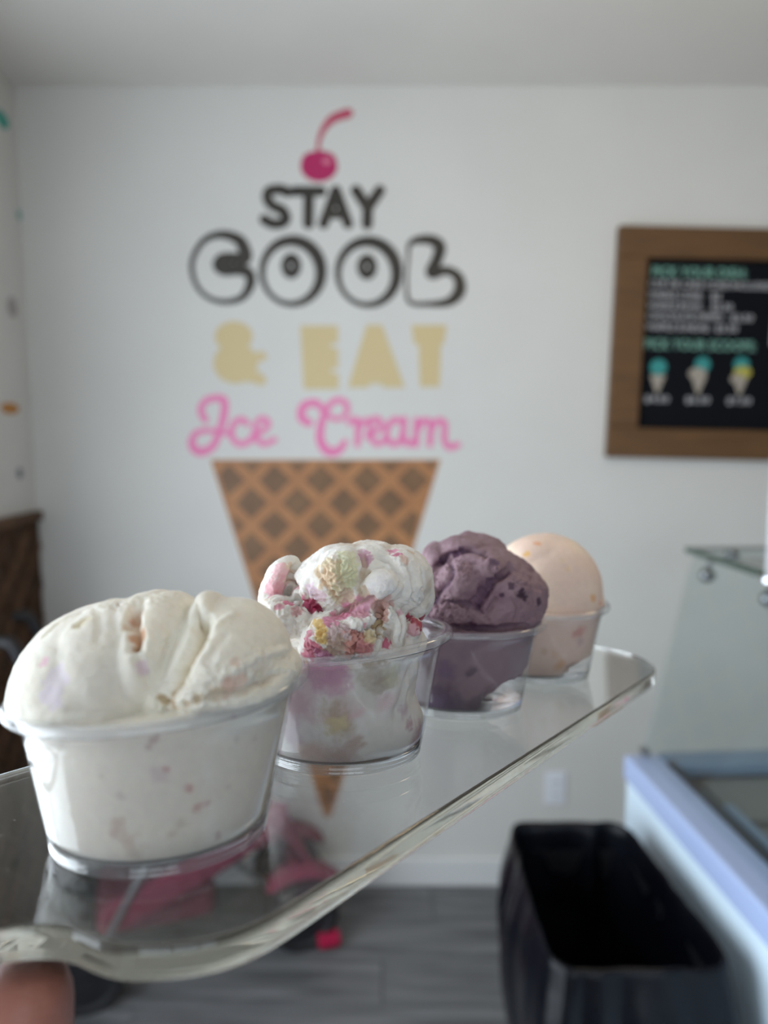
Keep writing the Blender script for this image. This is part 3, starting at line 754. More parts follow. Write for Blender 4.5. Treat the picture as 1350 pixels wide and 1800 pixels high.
# ------------------------------------------------------------------ ice cream
def icemat(name, rough=.55, sss=.35, rad=(.9, .6, .4), scale=.004, fine=900, bump=.35):
    m = bpy.data.materials.new(name); m.use_nodes = True; nt = m.node_tree; L = nt.links; b = nt.nodes['Principled BSDF']
    at = nd(m, 'ShaderNodeAttribute', attribute_name='tone')
    tc = nd(m, 'ShaderNodeTexCoord'); n = nd(m, 'ShaderNodeTexNoise'); n.inputs['Scale'].default_value = 420; n.inputs['Detail'].default_value = 5
    L.new(tc.outputs['Object'], n.inputs['Vector'])
    mr = nd(m, 'ShaderNodeMapRange'); mr.inputs[3].default_value = .90; mr.inputs[4].default_value = 1.06; L.new(n.outputs['Fac'], mr.inputs[0])
    vm = nd(m, 'ShaderNodeVectorMath', operation='SCALE'); L.new(at.outputs['Color'], vm.inputs[0]); L.new(mr.outputs[0], vm.inputs['Scale'])
    L.new(vm.outputs[0], b.inputs['Base Color'])
    n2 = nd(m, 'ShaderNodeTexNoise'); n2.inputs['Scale'].default_value = fine; n2.inputs['Detail'].default_value = 6; n2.inputs['Roughness'].default_value = .8
    L.new(tc.outputs['Object'], n2.inputs['Vector'])
    bp = nd(m, 'ShaderNodeBump'); bp.inputs['Strength'].default_value = bump; bp.inputs['Distance'].default_value = .0011
    L.new(n2.outputs['Fac'], bp.inputs['Height']); L.new(bp.outputs[0], b.inputs['Normal'])
    b.inputs['Roughness'].default_value = rough; b.inputs['Specular IOR Level'].default_value = .35
    b.inputs['Subsurface Weight'].default_value = sss; b.inputs['Subsurface Radius'].default_value = rad; b.inputs['Subsurface Scale'].default_value = scale
    return m
ICEM = [icemat('white_ice_cream'), icemat('raspberry_cake_ice_cream', .5, .25, bump=.5), icemat('purple_ice_cream', .5, .2, (.6, .4, .6), bump=.4), icemat('peach_ice_cream', .5, .3, bump=.15)]

def make_ice(i, name, label, blobs, base_col, spots, gaps=(), grooves=(), rough=(), cut=None, amp=.0005, nfreq=260, voxel=.00055, fill_top=.037, mott=None, chunks=(), shrink=.00045):
    """blobs: (px, py, depth mm off the cup axis (+ = towards the camera), rx px, ry px, rz mm, roll deg)
       spots: (px, py, r px, colour, dent mm);  gaps: (px, py, r px, depth mm) air pockets against the cup wall"""
    c = CUPS[i]; mw = cup_mw[i]; inv = mw.inverted(); df = cup_def(c)
    axis = mw @ Vector((0, 0, .03)); zc = (axis - CAM).dot(FWD)
    tocup = lambda P: inv @ P
    bm = bmesh.new()
    for (px, py, dz, rx, ry, rz, rot) in blobs:
        z = zc - dz * .001; s = z / FPX
        ctr = CAM + ray(px, py) * z
        rr = bmesh.ops.create_icosphere(bm, subdivisions=4, radius=1); cr, sr = math.cos(math.radians(rot)), math.sin(math.radians(rot))
        for v in rr['verts']:
            x, y_ = v.co.x * rx * s, v.co.y * ry * s
            X, Y = x * cr - y_ * sr, x * sr + y_ * cr
            v.co = tocup(ctr + Vector((1, 0, 0)) * X + DWN * Y + FWD * v.co.z * rz * .001)
    # the part that fills the cup
    ZB = .0040
    seg = 96; prof = [(wall_r(z) - WT_ - shrink, z) for z in np.linspace(ZB, min(fill_top, .0335), 14)]
    if fill_top > .0335: prof.append((.0335 - shrink, fill_top))
    rgt = inv.to_3x3() @ Vector((1, 0, 0)); a0 = math.atan2(rgt.y, rgt.x)
    if cut:
        prof = [p for z in np.linspace(0, 1, 24) for p in [(float(np.interp(ZB + z * (prof[-1][1] - ZB), [q[1] for q in prof], [q[0] for q in prof])), ZB + z * (prof[-1][1] - ZB))]]
        def df2(p):
            r_ = math.hypot(p.x, p.y); a = (math.atan2(p.y, p.x) - a0 + math.pi) % (2 * math.pi) - math.pi
            a = -a                                    # positive = turned towards the camera
            wob = noise.noise(p * 210) * .25; k_ = 1 - cut(a + wob, p.z + wob * .006)
            return df(Vector((p.x * k_, p.y * k_, p.z)))
        rg = lathe(bm, prof, seg, df2); bm.faces.new(rg[0][::-1]); bm.faces.new(rg[-1])
    else: rg = lathe(bm, prof, seg, df); bm.faces.new(rg[0][::-1]); bm.faces.new(rg[-1])
    me = bpy.data.meshes.new(name); bm.to_mesh(me); bm.free()
    tmp = bpy.data.objects.new('tmp', me); COL.objects.link(tmp)
    md = tmp.modifiers.new('r', 'REMESH'); md.mode = 'VOXEL'; md.voxel_size = voxel; md.adaptivity = 0
    m2 = tmp.modifiers.new('s', 'SMOOTH'); m2.factor = .5; m2.iterations = 1
    dg = bpy.context.evaluated_depsgraph_get(); dg.update()
    me2 = bpy.data.meshes.new_from_object(tmp.evaluated_get(dg)); bpy.data.objects.remove(tmp)
    nv = len(me2.vertices); co = np.empty(nv * 3); me2.vertices.foreach_get('co', co); co = co.reshape(-1, 3)
    no = np.empty(nv * 3); me2.vertices.foreach_get('normal', no); no = no.reshape(-1, 3)
    bv = BVHTree.FromPolygons([tuple(v) for v in co], [tuple(p.vertices) for p in me2.polygons])
    camL = inv @ CAM
    def hit(px, py):
        d = (inv.to_3x3() @ ray(px, py)).normalized(); h = bv.ray_cast(camL, d)
        return (np.array(h[0]), (h[0] - camL).length, h[1], h[0]) if h[0] else (None, 0, None, None)
    # noise fields
    nn = np.array([noise.fractal(Vector(p) * nfreq, 0.9, 2.1, 5) for p in co])
    n2 = np.array([noise.noise(Vector(p) * 90 + Vector((5, 3, 1))) for p in co])
    wA = np.array([noise.noise_vector(Vector(p) * 330) for p in co]); wB = np.array([noise.noise_vector(Vector(p) * 900) for p in co])
    wrp = wA * .0011 + wB * .0007
    fine = np.array([1 - 2.2 * abs(noise.noise(Vector(p) * 620)) for p in co]) + .7 * np.array([noise.noise(Vector(p) * 1150) for p in co])
    # in the cup the surface lies flat against the wall
    k = c['k']; rxy = np.hypot(co[:, 0], co[:, 1]) / k; zz = co[:, 2] / k
    zz = zz - np.clip(zz / HC, 0, 1) * (c['a'] * co[:, 0] + c['b'] * co[:, 1]) / k
    incup = np.clip((.0345 - zz) / .002, 0, 1)
    disp = amp * (nn * .8 + n2 * .9) * (1 - incup)
    col = np.tile(np.array(base_col), (nv, 1)).astype(float)
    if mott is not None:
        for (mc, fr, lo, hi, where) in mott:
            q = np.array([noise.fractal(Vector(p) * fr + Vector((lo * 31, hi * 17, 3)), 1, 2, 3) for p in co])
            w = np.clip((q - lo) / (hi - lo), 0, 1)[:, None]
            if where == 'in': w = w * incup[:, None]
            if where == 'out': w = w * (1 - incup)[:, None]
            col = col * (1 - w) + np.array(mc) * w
    for (px, py, r, cc, dent) in spots:
        h, dist, _, _ = hit(px, py)
        if h is None: continue
        rad = r * dist / FPX
        dd = np.linalg.norm(co + wA * min(.0022, rad * .55) + wB * min(.0012, rad * .4) - h, axis=1) / rad
        w = np.clip((1.05 + .15 * incup - dd) / (.22 + .5 * incup), 0, 1) * (.92 - .17 * incup)
        if dent: disp -= np.clip(1 - np.linalg.norm(co + wrp * .6 - h, axis=1) / rad, 0, 1) ** 1.0 * dent * .001
        if cc is not None: col = col * (1 - w[:, None]) + np.array(cc) * w[:, None]
    for (px, py, r, dep) in gaps:
        h, dist, _, _ = hit(px, py)
        if h is None: continue
        rad = r * dist / FPX; dd = np.linalg.norm(co + wrp * 2.0 - h, axis=1) / rad
        w = np.clip((1.1 - dd) / .5, 0, 1); r_ = np.hypot(co[:, 0], co[:, 1])[:, None]
        co[:, :2] -= co[:, :2] / np.maximum(r_, 1e-5) * (w * dep * .001)[:, None]
    for (pts, wd_, dep, cc) in grooves:              # furrows pressed into the surface along a line
        P = [h for h in (hit(*q[:2])[:2] for q in catmull([(a, b, 0) for a, b in pts], 7)) if h[0] is not None]
        if len(P) < 2: continue
        wr_ = wd_ * P[0][1] / FPX; best = np.full(nv, 1e9); tt = np.zeros(nv)
        q = co + wA * .0005 + wB * .0003
        for j in range(len(P) - 1):
            a = P[j][0]; d_ = P[j + 1][0] - a; L2 = d_ @ d_ + 1e-12
            if L2 > (.012) ** 2: continue
            t = np.clip(((q - a) @ d_) / L2, 0, 1); dd = np.linalg.norm(q - a - t[:, None] * d_, axis=1)
            m_ = dd < best; best[m_] = dd[m_]; tt[m_] = (j + t[m_]) / (len(P) - 1)
        w = np.clip(1 - best / wr_, 0, 1) * np.clip(np.minimum(tt, 1 - tt) * 6 + .15, 0, 1)
        disp -= (w * w * (3 - 2 * w)) * dep * .001
        if cc is not None:
            w2 = np.clip((w - .45) / .35, 0, 1)[:, None] * .8; col = col * (1 - w2) + np.array(cc) * w2
    for (px, py, r, am) in rough:                    # crumbly patches
        h, dist, _, _ = hit(px, py)
        if h is None: continue
        rad = r * dist / FPX; w = np.clip((1.1 - np.linalg.norm(co + wrp - h, axis=1) / rad) / .4, 0, 1)
        disp += w * fine * am * .0016 * (1 - incup)
    co2 = co + no * disp[:, None]
    # keep what is inside the cup inside it
    zz2 = co2[:, 2] / k; zz2 = zz2 - np.clip(zz2 / HC, 0, 1) * (c['a'] * co2[:, 0] + c['b'] * co2[:, 1]) / k
    lim = (np.array([wall_r(z) for z in np.clip(zz2, .003, .0335)]) - WT_ - .00025) * k
    rr_ = np.hypot(co2[:, 0], co2[:, 1]); over = (zz2 < .0372) & (rr_ > lim)
    f_ = np.where(over, lim / np.maximum(rr_, 1e-6), 1.0); co2[:, 0] *= f_; co2[:, 1] *= f_
    me2.vertices.foreach_set('co', co2.reshape(-1)); me2.update()
    at = me2.color_attributes.new('tone', 'FLOAT_COLOR', 'POINT')
    at.data.foreach_set('color', np.concatenate([np.clip(col, 0, 1), np.ones((nv, 1))], 1).reshape(-1))
    me2.materials.clear(); me2.polygons.foreach_set('use_smooth', [True] * len(me2.polygons))
    e = empty(name, mw=mw @ Matrix.Translation((0, 0, .0001))); tag(e, label, 'ice cream')
    b_ = link('scoop', me2, ICEM[i], e)
    # pieces mixed into the ice cream
    bv2 = BVHTree.FromPolygons([tuple(v) for v in co2], [tuple(p.vertices) for p in me2.polygons])
    for (nm, px, py, r, m_, asp, sink) in chunks:
        d = (inv.to_3x3() @ ray(px, py)).normalized(); h = bv2.ray_cast(camL, d)
        if not h[0]: continue
        rad = r * (h[0] - camL).length / FPX
        bm = bmesh.new(); rr = bmesh.ops.create_icosphere(bm, subdivisions=3, radius=1)
        sd = random.random() * 50
        q = h[1].to_track_quat('Z', 'Y').to_matrix() @ Matrix.Rotation(random.random() * 6, 3, 'Z')
        for v in rr['verts']:
            nz = 1 + .45 * noise.noise(v.co * 1.6 + Vector((sd, 0, 0))) + .2 * noise.noise(v.co * 4 + Vector((sd, 1, 0)))
            v.co = h[0] + q @ Vector((v.co.x * rad * nz * asp, v.co.y * rad * nz / asp, v.co.z * rad * nz * .6)) - h[1] * sink * rad
        if zin_cup(h[0], c):
            for v in bm.verts:
                t = v.co.z / k; t = t - min(1, max(0, t / HC)) * (c['a'] * v.co.x + c['b'] * v.co.y) / k
                lm = (wall_r(min(.0335, max(.003, t))) - WT_ - .0002) * k; r0 = math.hypot(v.co.x, v.co.y)
                if r0 > lm: v.co.x *= lm / r0; v.co.y *= lm / r0
        build(nm, bm, m_, e, True)
    return e
def zin_cup(p, c): return p.z / c['k'] < .038

BERRY = mat('raspberry', (.33, .008, .05), .35, Subsurface_Weight=.2, Subsurface_Scale=.002)
PINKB = mat('pink_fruit', (.66, .25, .24), .5)
CAKE = noise_color(mat('yellow_cake', rough=.8), 300, (.60, .47, .24), (.78, .66, .40), bump=.6, bump_scale=900)
DARKB = mat('dark_berry', (.035, .012, .035), .45)
ORNG = mat('orange_fruit', (.78, .30, .10), .5)
REDF = mat('red_fruit', (.60, .20, .15), .5)

WH = (.86, .81, .70)
make_ice(0, 'white_ice_cream', 'cream-white ice cream with pink flecks heaped in the nearest cup', [
    (203, 1205, 0, 160, 148, 31, -8), (160, 1195, 6, 112, 110, 24, -24), (215, 1180, 4, 120, 126, 26, 5),
    (290, 1150, 4, 74, 110, 24, 6), (268, 1105, 0, 66, 66, 22, 0), (318, 1200, 8, 90, 90, 18, 0),
    (400, 1170, 4, 112, 118, 26, 22), (372, 1092, 6, 30, 52, 14, -14), (392, 1110, 4, 50, 62, 16, -30), (430, 1185, 2, 98, 66, 26, 14), (478, 1168, 4, 52, 34, 16, 12),
    (440, 1205, 10, 76, 34, 14, -14), (260, 1200, -12, 220, 118, 22, 0)],
    WH, [(238, 1112, 17, (.60, .32, .17), .6), (236, 1136, 11, (.42, .20, .08), .8), (242, 1076, 14, (.80, .52, .42), .4), (225, 1100, 12, (.74, .60, .46), .4),
         (138, 1098, 14, (.70, .62, .44), 1.0), (152, 1088, 10, (.72, .64, .46), .8), (80, 1163, 9, (.80, .52, .58), .1), (98, 1195, 26, (.80, .72, .75), 0), (88, 1225, 18, (.80, .72, .76), 0),
         (250, 1178, 14, (.78, .64, .66), .1), (288, 1230, 11, (.52, .40, .24), 1.2), (302, 1223, 8, (.58, .44, .27), 1.0), (306, 1238, 10, (.58, .45, .30), .8),
         (400, 1208, 16, (.74, .52, .42), .2), (422, 1195, 14, (.76, .58, .48), .2), (380, 1220, 13, (.70, .58, .42), .3), (398, 1222, 8, (.60, .38, .30), .3), (455, 1185, 14, (.76, .68, .54), .2), (410, 1165, 9, (.76, .62, .52), .1), (350, 1232, 10, (.66, .54, .38), .5), (330, 1236, 8, (.64, .52, .36), .5),
         # seen through the cup
         (272, 1302, 8, (.58, .44, .40), 0), (264, 1314, 7, (.60, .46, .42), 0), (293, 1352, 7, (.60, .30, .30), 0), (280, 1365, 16, (.76, .64, .62), 0), (332, 1388, 9, (.62, .33, .30), 0), (348, 1420, 9, (.64, .40, .36), 0), (362, 1412, 7, (.66, .46, .42), 0),
         (212, 1398, 9, (.68, .60, .54), 0), (208, 1450, 14, (.64, .50, .40), 0), (226, 1476, 18, (.68, .54, .44), 0), (240, 1500, 18, (.70, .60, .50), 0), (200, 1464, 10, (.66, .52, .44), 0), (300, 1466, 13, (.70, .62, .52), 0), (320, 1448, 10, (.70, .62, .52), 0), (383, 1470, 7, (.60, .46, .40), 0),
         (420, 1262, 7, (.64, .52, .48), 0), (415, 1300, 6, (.64, .58, .54), 0), (448, 1300, 5, (.64, .54, .50), 0), (180, 1366, 4, (.66, .58, .52), 0), (400, 1385, 6, (.70, .62, .58), 0)],
    gaps=(), grooves=[([(246, 1060), (232, 1092), (238, 1125), (236, 1150)], 20, 3.4, (.62, .42, .28)), ([(236, 1150), (250, 1180), (262, 1200), (280, 1228)], 14, 1.0, None),
        ([(336, 1042), (346, 1070), (355, 1100), (346, 1130), (325, 1165), (308, 1200), (298, 1225)], 22, 3.6, (.70, .60, .42)), ([(372, 1108), (395, 1090), (418, 1078)], 12, -.7, None), ([(365, 1120), (345, 1150), (325, 1185)], 14, -1.0, None), ([(400, 1110), (380, 1140), (362, 1175)], 12, .5, None),
        ([(70, 1125), (110, 1090), (150, 1072)], 14, .8, None), ([(160, 1060), (175, 1090), (170, 1140)], 12, .5, None), ([(350, 1235), (400, 1222), (450, 1205), (505, 1180)], 14, 1.2, (.70, .60, .48)), ([(380, 1195), (420, 1172), (470, 1150), (510, 1140)], 12, -.8, None),
        ([(110, 1245), (160, 1252), (220, 1250)], 12, .6, None), ([(290, 1090), (300, 1130), (285, 1180)], 16, .5, None)],
    rough=[(290, 1230, 34, .35), (335, 1228, 36, .35), (400, 1205, 50, .32), (460, 1180, 50, .28), (505, 1165, 34, .28), (270, 1130, 40, .16), (230, 1060, 40, .2), (290, 1050, 46, .22), (190, 1062, 36, .16), (400, 1098, 24, .15)],
    amp=.00030, nfreq=210, mott=[((.80, .75, .66), 60, .1, .7, 'out')], voxel=.00042)

WH2 = (.86, .82, .76)
make_ice(1, 'raspberry_cake_ice_cream', 'white ice cream rippled with raspberry and cake pieces in the second cup', [
    (645, 1040, 0, 92, 88, 24, 0), (600, 1020, 4, 74, 66, 20, -10), (560, 1030, 2, 46, 60, 18, 20), (700, 1020, 2, 60, 62, 20, 10), (728, 1030, -2, 34, 62, 16, -6), (650, 985, 0, 58, 34, 18, 0),
    (492, 1022, 0, 26, 46, 13, 28), (478, 1045, 2, 20, 28, 10, 10), (512, 1000, -2, 20, 22, 10, 0),
    (505, 1085, 10, 52, 36, 14, 14), (545, 1090, 12, 44, 32, 12, 0), (466, 1085, 6, 18, 12, 6, 20), (500, 1072, 14, 40, 22, 10, 20),
    (672, 1030, 19, 38, 31, 9, -6), (600, 1005, 16, 42, 44, 10, 30),
    (588, 1118, 20, 58, 42, 13, -6), (575, 1095, 20, 34, 20, 10, -20), (625, 1090, 20, 46, 18, 10, -14), (560, 1138, 16, 36, 26, 12, 0), (640, 1125, 20, 36, 34, 10, 0), (545, 1120, 12, 22, 34, 10, 0),
    (697, 1105, 18, 16, 42, 8, 4), (680, 1080, 16, 26, 30, 10, 10), (724, 1104, 12, 18, 22, 8, 0), (712, 1120, 8, 30, 26, 12, 0), (650, 1130, 0, 100, 50, 26, 0)],
    WH2, [
        # seen on top
        (585, 1000, 26, (.70, .55, .36), .5), (575, 1020, 18, (.72, .54, .36), .6), (560, 1005, 12, (.70, .56, .38), .5), (595, 1040, 22, (.74, .66, .46), .6), (610, 1060, 20, (.76, .70, .52), .5), (575, 985, 12, (.74, .62, .42), .4),
        (612, 1000, 24, (.78, .76, .50), .6), (618, 985, 18, (.80, .78, .54), .4), (618, 1022, 18, (.78, .76, .50), .8), (603, 975, 14, (.80, .78, .56), .2),
        (492, 1005, 22, (.84, .50, .52), 0), (478, 1040, 18, (.82, .45, .50), 0), (498, 1030, 20, (.80, .42, .46), .3), (510, 995, 12, (.78, .60, .46), .3), (485, 985, 12, (.85, .62, .62), 0), (508, 1020, 12, (.78, .60, .50), .4),
        (548, 1062, 17, (.42, .02, .10), .4), (560, 1072, 10, (.40, .02, .08), .4), (535, 1058, 10, (.55, .08, .18), .3), (505, 1060, 12, (.72, .22, .32), .1), (490, 1068, 8, (.72, .35, .42), 0), (522, 1078, 12, (.70, .42, .42), .4),
        (560, 1045, 14, (.82, .62, .68), 0), (545, 1035, 12, (.84, .66, .74), 0),
        (622, 1068, 26, (.74, .35, .46), .2), (600, 1082, 20, (.72, .26, .38), .2), (640, 1062, 18, (.76, .42, .52), .2), (580, 1095, 16, (.70, .26, .38), .2), (632, 1080, 18, (.70, .36, .42), .3),
        (562, 1102, 14, (.76, .52, .18), .2), (568, 1118, 12, (.76, .52, .18), .2), (555, 1090, 10, (.78, .58, .26), .1),
        (600, 1118, 26, (.64, .48, .48), .4), (590, 1140, 22, (.52, .38, .30), .3), (625, 1132, 24, (.60, .26, .22), .4), (640, 1140, 16, (.62, .26, .26), .3), (552, 1140, 18, (.62, .14, .22), .3), (545, 1125, 14, (.68, .26, .34), .3), (540, 1148, 16, (.62, .16, .24), .2), (575, 1148, 14, (.50, .34, .26), .2),
        (640, 975, 12, (.64, .36, .46), .3), (645, 985, 12, (.66, .38, .48), .4), (636, 968, 8, (.70, .50, .54), .2), (688, 970, 12, (.76, .30, .42), .1), (700, 978, 9, (.68, .22, .34), .1), (710, 985, 10, (.76, .56, .48), .2), (722, 970, 8, (.74, .58, .44), .1),
        (668, 1062, 16, (.62, .38, .34), 1.2), (680, 1055, 13, (.68, .46, .42), .8), (672, 1085, 16, (.58, .34, .28), 1.2), (663, 1105, 16, (.64, .46, .24), 1.0), (676, 1130, 12, (.66, .16, .26), .4), (652, 1120, 14, (.70, .56, .34), .6), (688, 1060, 8, (.70, .48, .44), .6),
        (732, 1095, 15, (.40, .015, .06), .2), (718, 1086, 12, (.44, .03, .09), .2), (726, 1112, 13, (.66, .36, .40), .1), (705, 1075, 8, (.78, .52, .56), 0), (740, 1088, 10, (.42, .02, .08), .1),
        (668, 1030, 28, (.82, .78, .76), 0), (612, 1050, 14, (.72, .60, .46), .9), (640, 1040, 12, (.74, .64, .50), 1.2), (645, 1010, 10, (.74, .64, .52), .8),
        # seen through the cup
        (560, 1185, 42, (.58, .26, .40), 0), (590, 1195, 30, (.60, .30, .42), 0), (520, 1240, 40, (.62, .38, .44), 0), (515, 1290, 30, (.64, .48, .56), 0), (660, 1190, 34, (.50, .42, .32), 0), (665, 1205, 24, (.42, .34, .26), 0), (690, 1185, 22, (.62, .60, .40), 0), (600, 1240, 24, (.66, .56, .50), 0), (585, 1250, 22, (.52, .38, .26), 0), (600, 1275, 24, (.48, .32, .18), 0),
        (588, 1278, 20, (.74, .62, .34), 0), (600, 1268, 14, (.76, .66, .38), 0), (550, 1330, 36, (.68, .48, .40), 0), (600, 1330, 30, (.56, .38, .32), 0), (625, 1305, 16, (.56, .40, .32), 0), (560, 1360, 40, (.66, .50, .40), 0),
        (735, 1290, 26, (.46, .22, .30), 0), (725, 1320, 26, (.50, .28, .34), 0), (690, 1330, 26, (.56, .32, .40), 0), (650, 1345, 30, (.54, .34, .38), 0), (712, 1250, 14, (.60, .44, .48), 0), (720, 1275, 14, (.48, .26, .34), 0),
        (670, 1295, 34, (.80, .77, .68), 0), (640, 1225, 30, (.76, .74, .66), 0), (540, 1290, 22, (.78, .74, .70), 0)],
    cut=lambda a, z: .16 * max(0, min(1, (1.0 - abs(a + .05)) / .5)) * max(0, min(1, (z - .010) / .008)),
    grooves=[([(524, 985), (512, 1015), (522, 1045), (510, 1060)], 12, 2.2, None), ([(455, 1068), (480, 1058), (520, 1055), (545, 1072), (535, 1100)], 9, 1.8, None), ([(540, 1105), (560, 1085), (600, 1076), (640, 1058), (662, 1052)], 9, 2.0, (.60, .42, .36)),
        ([(636, 965), (642, 1000), (630, 1030), (640, 1060)], 8, 1.4, (.66, .52, .38)), ([(664, 1060), (690, 1050), (705, 1020), (690, 990), (660, 978)], 9, 1.4, None), ([(704, 1075), (722, 1060), (728, 1020), (716, 985)], 9, 1.6, None), ([(742, 1075), (748, 1040), (742, 1000)], 7, 1.0, None),
        ([(660, 1140), (668, 1110), (662, 1085), (672, 1062)], 10, 2.6, (.56, .34, .26)), ([(704, 1130), (708, 1095), (700, 1070)], 8, 2.2, (.56, .30, .28)), ([(560, 1000), (572, 1030), (600, 1060)], 8, .8, (.66, .46, .30)), ([(600, 975), (596, 1005), (606, 1035)], 7, .8, (.70, .56, .36))],
    rough=[(590, 1010, 44, .45), (610, 1055, 34, .5), (595, 1130, 46, .5), (630, 1130, 36, .5), (555, 1130, 34, .45), (500, 1085, 44, .35), (555, 1060, 26, .4), (735, 1050, 30, .35), (675, 1080, 26, .5), (730, 1100, 20, .4), (540, 1050, 24, .3), (700, 985, 26, .25), (650, 1110, 30, .4)],
    amp=.0007, nfreq=260, mott=[((.80, .60, .60), 70, .25, .7, 'in'), ((.70, .60, .50), 90, .25, .8, 'out')], voxel=.00042, fill_top=.035)

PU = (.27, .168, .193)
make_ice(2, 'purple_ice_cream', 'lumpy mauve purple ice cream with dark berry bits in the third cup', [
    (850, 1050, 0, 105, 88, 27, 0), (808, 966, 2, 46, 25, 12, -6), (835, 985, -6, 60, 50, 18, 0), (766, 985, 0, 27, 33, 12, 0), (785, 1000, 2, 30, 34, 12, 0),
    (812, 1028, 16, 46, 42, 12, 0), (850, 1005, 12, 42, 32, 14, -20), (795, 1075, 17, 50, 24, 10, 4), (842, 1000, 6, 60, 40, 16, 0), (880, 1000, 4, 44, 34, 16, 30),
    (918, 1048, 4, 42, 52, 16, 0), (880, 1060, 15, 46, 48, 11, 12), (905, 1078, 9, 50, 36, 12, 0), (768, 1040, 6, 34, 42, 14, 0), (900, 1020, 2, 40, 40, 16, 20), (765, 1080, 6, 26, 26, 12, 0)],
    PU, [(800, 975, 9, (.08, .03, .07), 1.0), (812, 968, 8, (.10, .05, .09), .8), (810, 943, 6, (.12, .05, .10), .2), (915, 1045, 9, (.05, .02, .04), 1.2), (922, 1052, 6, (.05, .02, .04), .8), (948, 1060, 9, (.06, .03, .05), .8), (882, 1047, 5, (.06, .02, .05), .6), (898, 1030, 7, (.10, .05, .08), .8),
         (850, 1040, 12, (.17, .09, .14), 1.6), (862, 1022, 10, (.18, .10, .15), 1.4), (838, 1058, 12, (.17, .09, .14), 1.4), (870, 990, 10, (.16, .09, .14), 1.4), (780, 985, 8, (.16, .09, .15), 1.6), (800, 1098, 8, (.14, .06, .10), .6), (830, 1100, 8, (.14, .06, .10), .6), (760, 1055, 10, (.12, .06, .11), 1.4), (745, 1080, 14, (.10, .05, .09), 1.0),
         (830, 1180, 10, (.06, .02, .05), 0), (822, 1186, 6, (.06, .02, .05), 0), (775, 1220, 26, (.09, .03, .09), 0), (770, 1245, 26, (.16, .08, .18), 0), (840, 1245, 24, (.08, .05, .07), 0), (860, 1230, 18, (.14, .10, .13), 0), (800, 1240, 20, (.12, .07, .13), 0), (780, 1180, 20, (.16, .08, .17), 0)],
    grooves=[([(760, 1000), (775, 990), (790, 975), (830, 968), (860, 975)], 9, 2.4, (.12, .06, .11)), ([(790, 985), (795, 1010), (775, 1040), (765, 1065)], 9, 1.6, (.16, .09, .14)), ([(856, 965), (850, 985), (822, 990)], 8, 1.2, None),
        ([(905, 1000), (880, 1015), (858, 1035), (845, 1062), (830, 1075)], 10, 2.4, (.14, .07, .12)), ([(765, 1062), (800, 1058), (835, 1070), (850, 1085)], 9, 1.8, (.15, .08, .13)), ([(862, 990), (870, 1010), (890, 1005), (900, 985)], 8, 1.5, None), ([(855, 1098), (862, 1070), (875, 1050)], 7, 1.2, None), ([(905, 1095), (908, 1065), (896, 1050)], 6, .9, None),
        ([(745, 1095), (800, 1104), (860, 1104), (930, 1098)], 9, 1.4, (.15, .08, .13)), ([(800, 1005), (825, 1000), (850, 1012)], 8, 1.0, None)],
    rough=[(800, 990, 26, .5), (775, 1070, 30, .5), (800, 1085, 34, .55), (765, 1030, 24, .5), (918, 1035, 24, .4), (830, 1010, 22, .4), (935, 1075, 22, .4)],
    cut=lambda a, z: .55 * max(0, min(1, (1.25 - abs(a - .15)) / .5)) * max(0, min(1, (.0205 - z - .006 * abs(a)) / .006)),
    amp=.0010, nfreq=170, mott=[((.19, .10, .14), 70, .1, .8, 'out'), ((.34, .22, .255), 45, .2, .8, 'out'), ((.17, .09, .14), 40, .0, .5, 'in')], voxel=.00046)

PE = (.80, .60, .49)
make_ice(3, 'peach_ice_cream', 'smooth round peach ice cream with orange flecks in the farthest cup', [
    (958, 1040, 0, 98, 103, 29, 0), (985, 1060, 0, 74, 70, 24, 0), (925, 1060, 0, 74, 64, 24, 0), (940, 985, 4, 60, 44, 18, -10)],
    PE, [(944, 955, 7, (.76, .36, .18), .3), (926, 974, 6, (.82, .50, .16), .2), (1042, 1052, 8, (.78, .44, .22), .3), (1056, 1062, 5, (.70, .34, .22), .2), (935, 944, 6, (.80, .56, .40), .2),
         (1022, 1108, 12, (.62, .28, .22), 0), (1012, 1115, 9, (.60, .26, .20), 0), (1020, 1128, 10, (.56, .40, .38), 0), (955, 1146, 7, (.60, .42, .26), 0), (985, 1170, 10, (.70, .40, .20), 0), (1005, 1168, 7, (.66, .34, .22), 0), (975, 1150, 8, (.72, .50, .34), 0),
         (1000, 1000, 6, (.80, .58, .40), .6), (990, 985, 6, (.80, .60, .44), .5)],
    cut=lambda a, z: .40 * max(0, min(1, (1.15 - abs(a - .1)) / .5)) * max(0, min(1, (.0115 - z) / .005)), amp=.0003, nfreq=120, mott=[((.84, .66, .52), 60, .1, .7, 'all')], voxel=.0007)

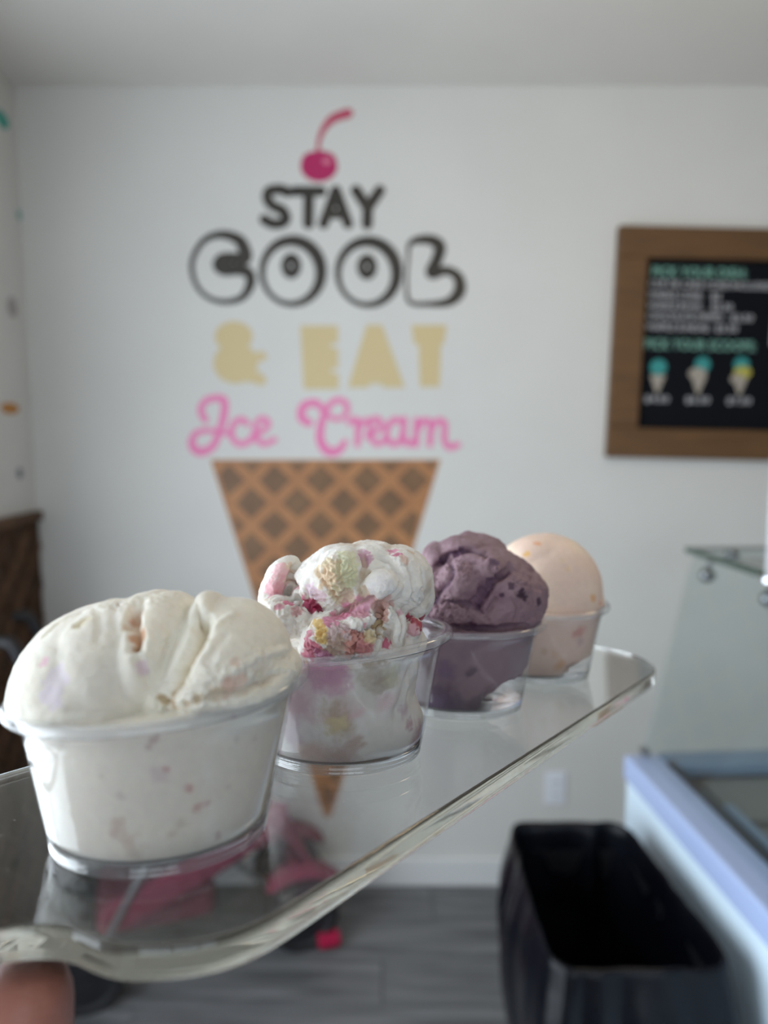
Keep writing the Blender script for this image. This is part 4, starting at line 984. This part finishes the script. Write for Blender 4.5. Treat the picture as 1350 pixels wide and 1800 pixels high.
# ------------------------------------------------------------------ the hand under the paddle's handle
SKIN = noise_color(mat('skin', rough=.5, Subsurface_Weight=.15, Subsurface_Scale=.004, Subsurface_Radius=(1, .35, .2)), 60, (.36, .135, .095), (.44, .18, .13), bump=.2, bump_scale=500)
hd = empty('hand', mw=MT @ Matrix.Translation((-.09, .01, -.03))); tag(hd, 'person\'s fingertip and hand holding the paddle handle from below at the lower left', 'person')
def skin_mesh(name, verts, edges, rads, parent, m, root=0, sub=2):
    me = bpy.data.meshes.new(name); me.from_pydata([Vector(v) * .001 for v in verts], edges, []); me.update()
    o = bpy.data.objects.new(name, me); COL.objects.link(o); o.parent = parent
    md = o.modifiers.new('skin', 'SKIN'); md.use_smooth_shade = True
    sv = me.skin_vertices[0].data
    for i, r in enumerate(rads): sv[i].radius = (r[0] * .001, r[1] * .001) if hasattr(r, '__len__') else (r * .001, r * .001)
    sv[root].use_root = True
    s = o.modifiers.new('sub', 'SUBSURF'); s.levels = sub; s.render_levels = sub
    dg = bpy.context.evaluated_depsgraph_get(); dg.update()
    m3 = bpy.data.meshes.new_from_object(o.evaluated_get(dg)); bpy.data.objects.remove(o)
    m3.materials.clear(); return link(name, m3, m, parent, True)
# local frame: origin at (u -90, v 10, n -30) of the tray frame, millimetres
O_ = Vector((-90, 10, -30))
def hp(u, v, n): return Vector((u, v, n)) - O_
V = []; E_ = []; Rr = []
def add(p, r, prev=None):
    V.append(hp(*p)); Rr.append(r)
    if prev is not None: E_.append((prev, len(V) - 1))
    return len(V) - 1
palm = add((-118, 6, -62), 17); p2_ = add((-98, 8, -64), 17, palm); wr = add((-150, 2, -70), 20, palm); fa = add((-215, -6, -90), 25, wr); fa2 = add((-300, -15, -120), 30, fa)
def finger(k, root, joints, rads):
    q = root
    for j, r in zip(joints, rads): q = add(j, r, q)
finger(0, p2_, [(-74, -4, -68), (-48, -8, -58), (-40.5, -8.5, -36), (-39, -7.5, -10.5)], [11.5, 10.8, 10.2, 9.6])
finger(1, p2_, [(-80, 14, -64), (-64, 13, -46), (-56, 12, -30), (-54, 11, -17.5)], [11, 9.6, 9.0, 8.2])
finger(2, palm, [(-96, 32, -60), (-82, 33, -42), (-78, 30, -28), (-77, 28, -16.5)], [10.5, 9.2, 8.6, 7.8])
finger(3, palm, [(-114, 44, -56), (-102, 44, -38), (-98, 40, -26), (-97, 37, -15)], [9.5, 8.2, 7.6, 6.9])
# thumb goes round the side of the handle and lies on top
finger(4, palm, [(-124, -16, -44), (-118, -26, -20), (-108, -22, 2), (-96, -6, 9.5), (-88, 6, 8.8)], [13, 11, 10, 8.8, 8.0])
skin_mesh('skin_surface', V, E_, Rr, hd, SKIN, root=0, sub=2)
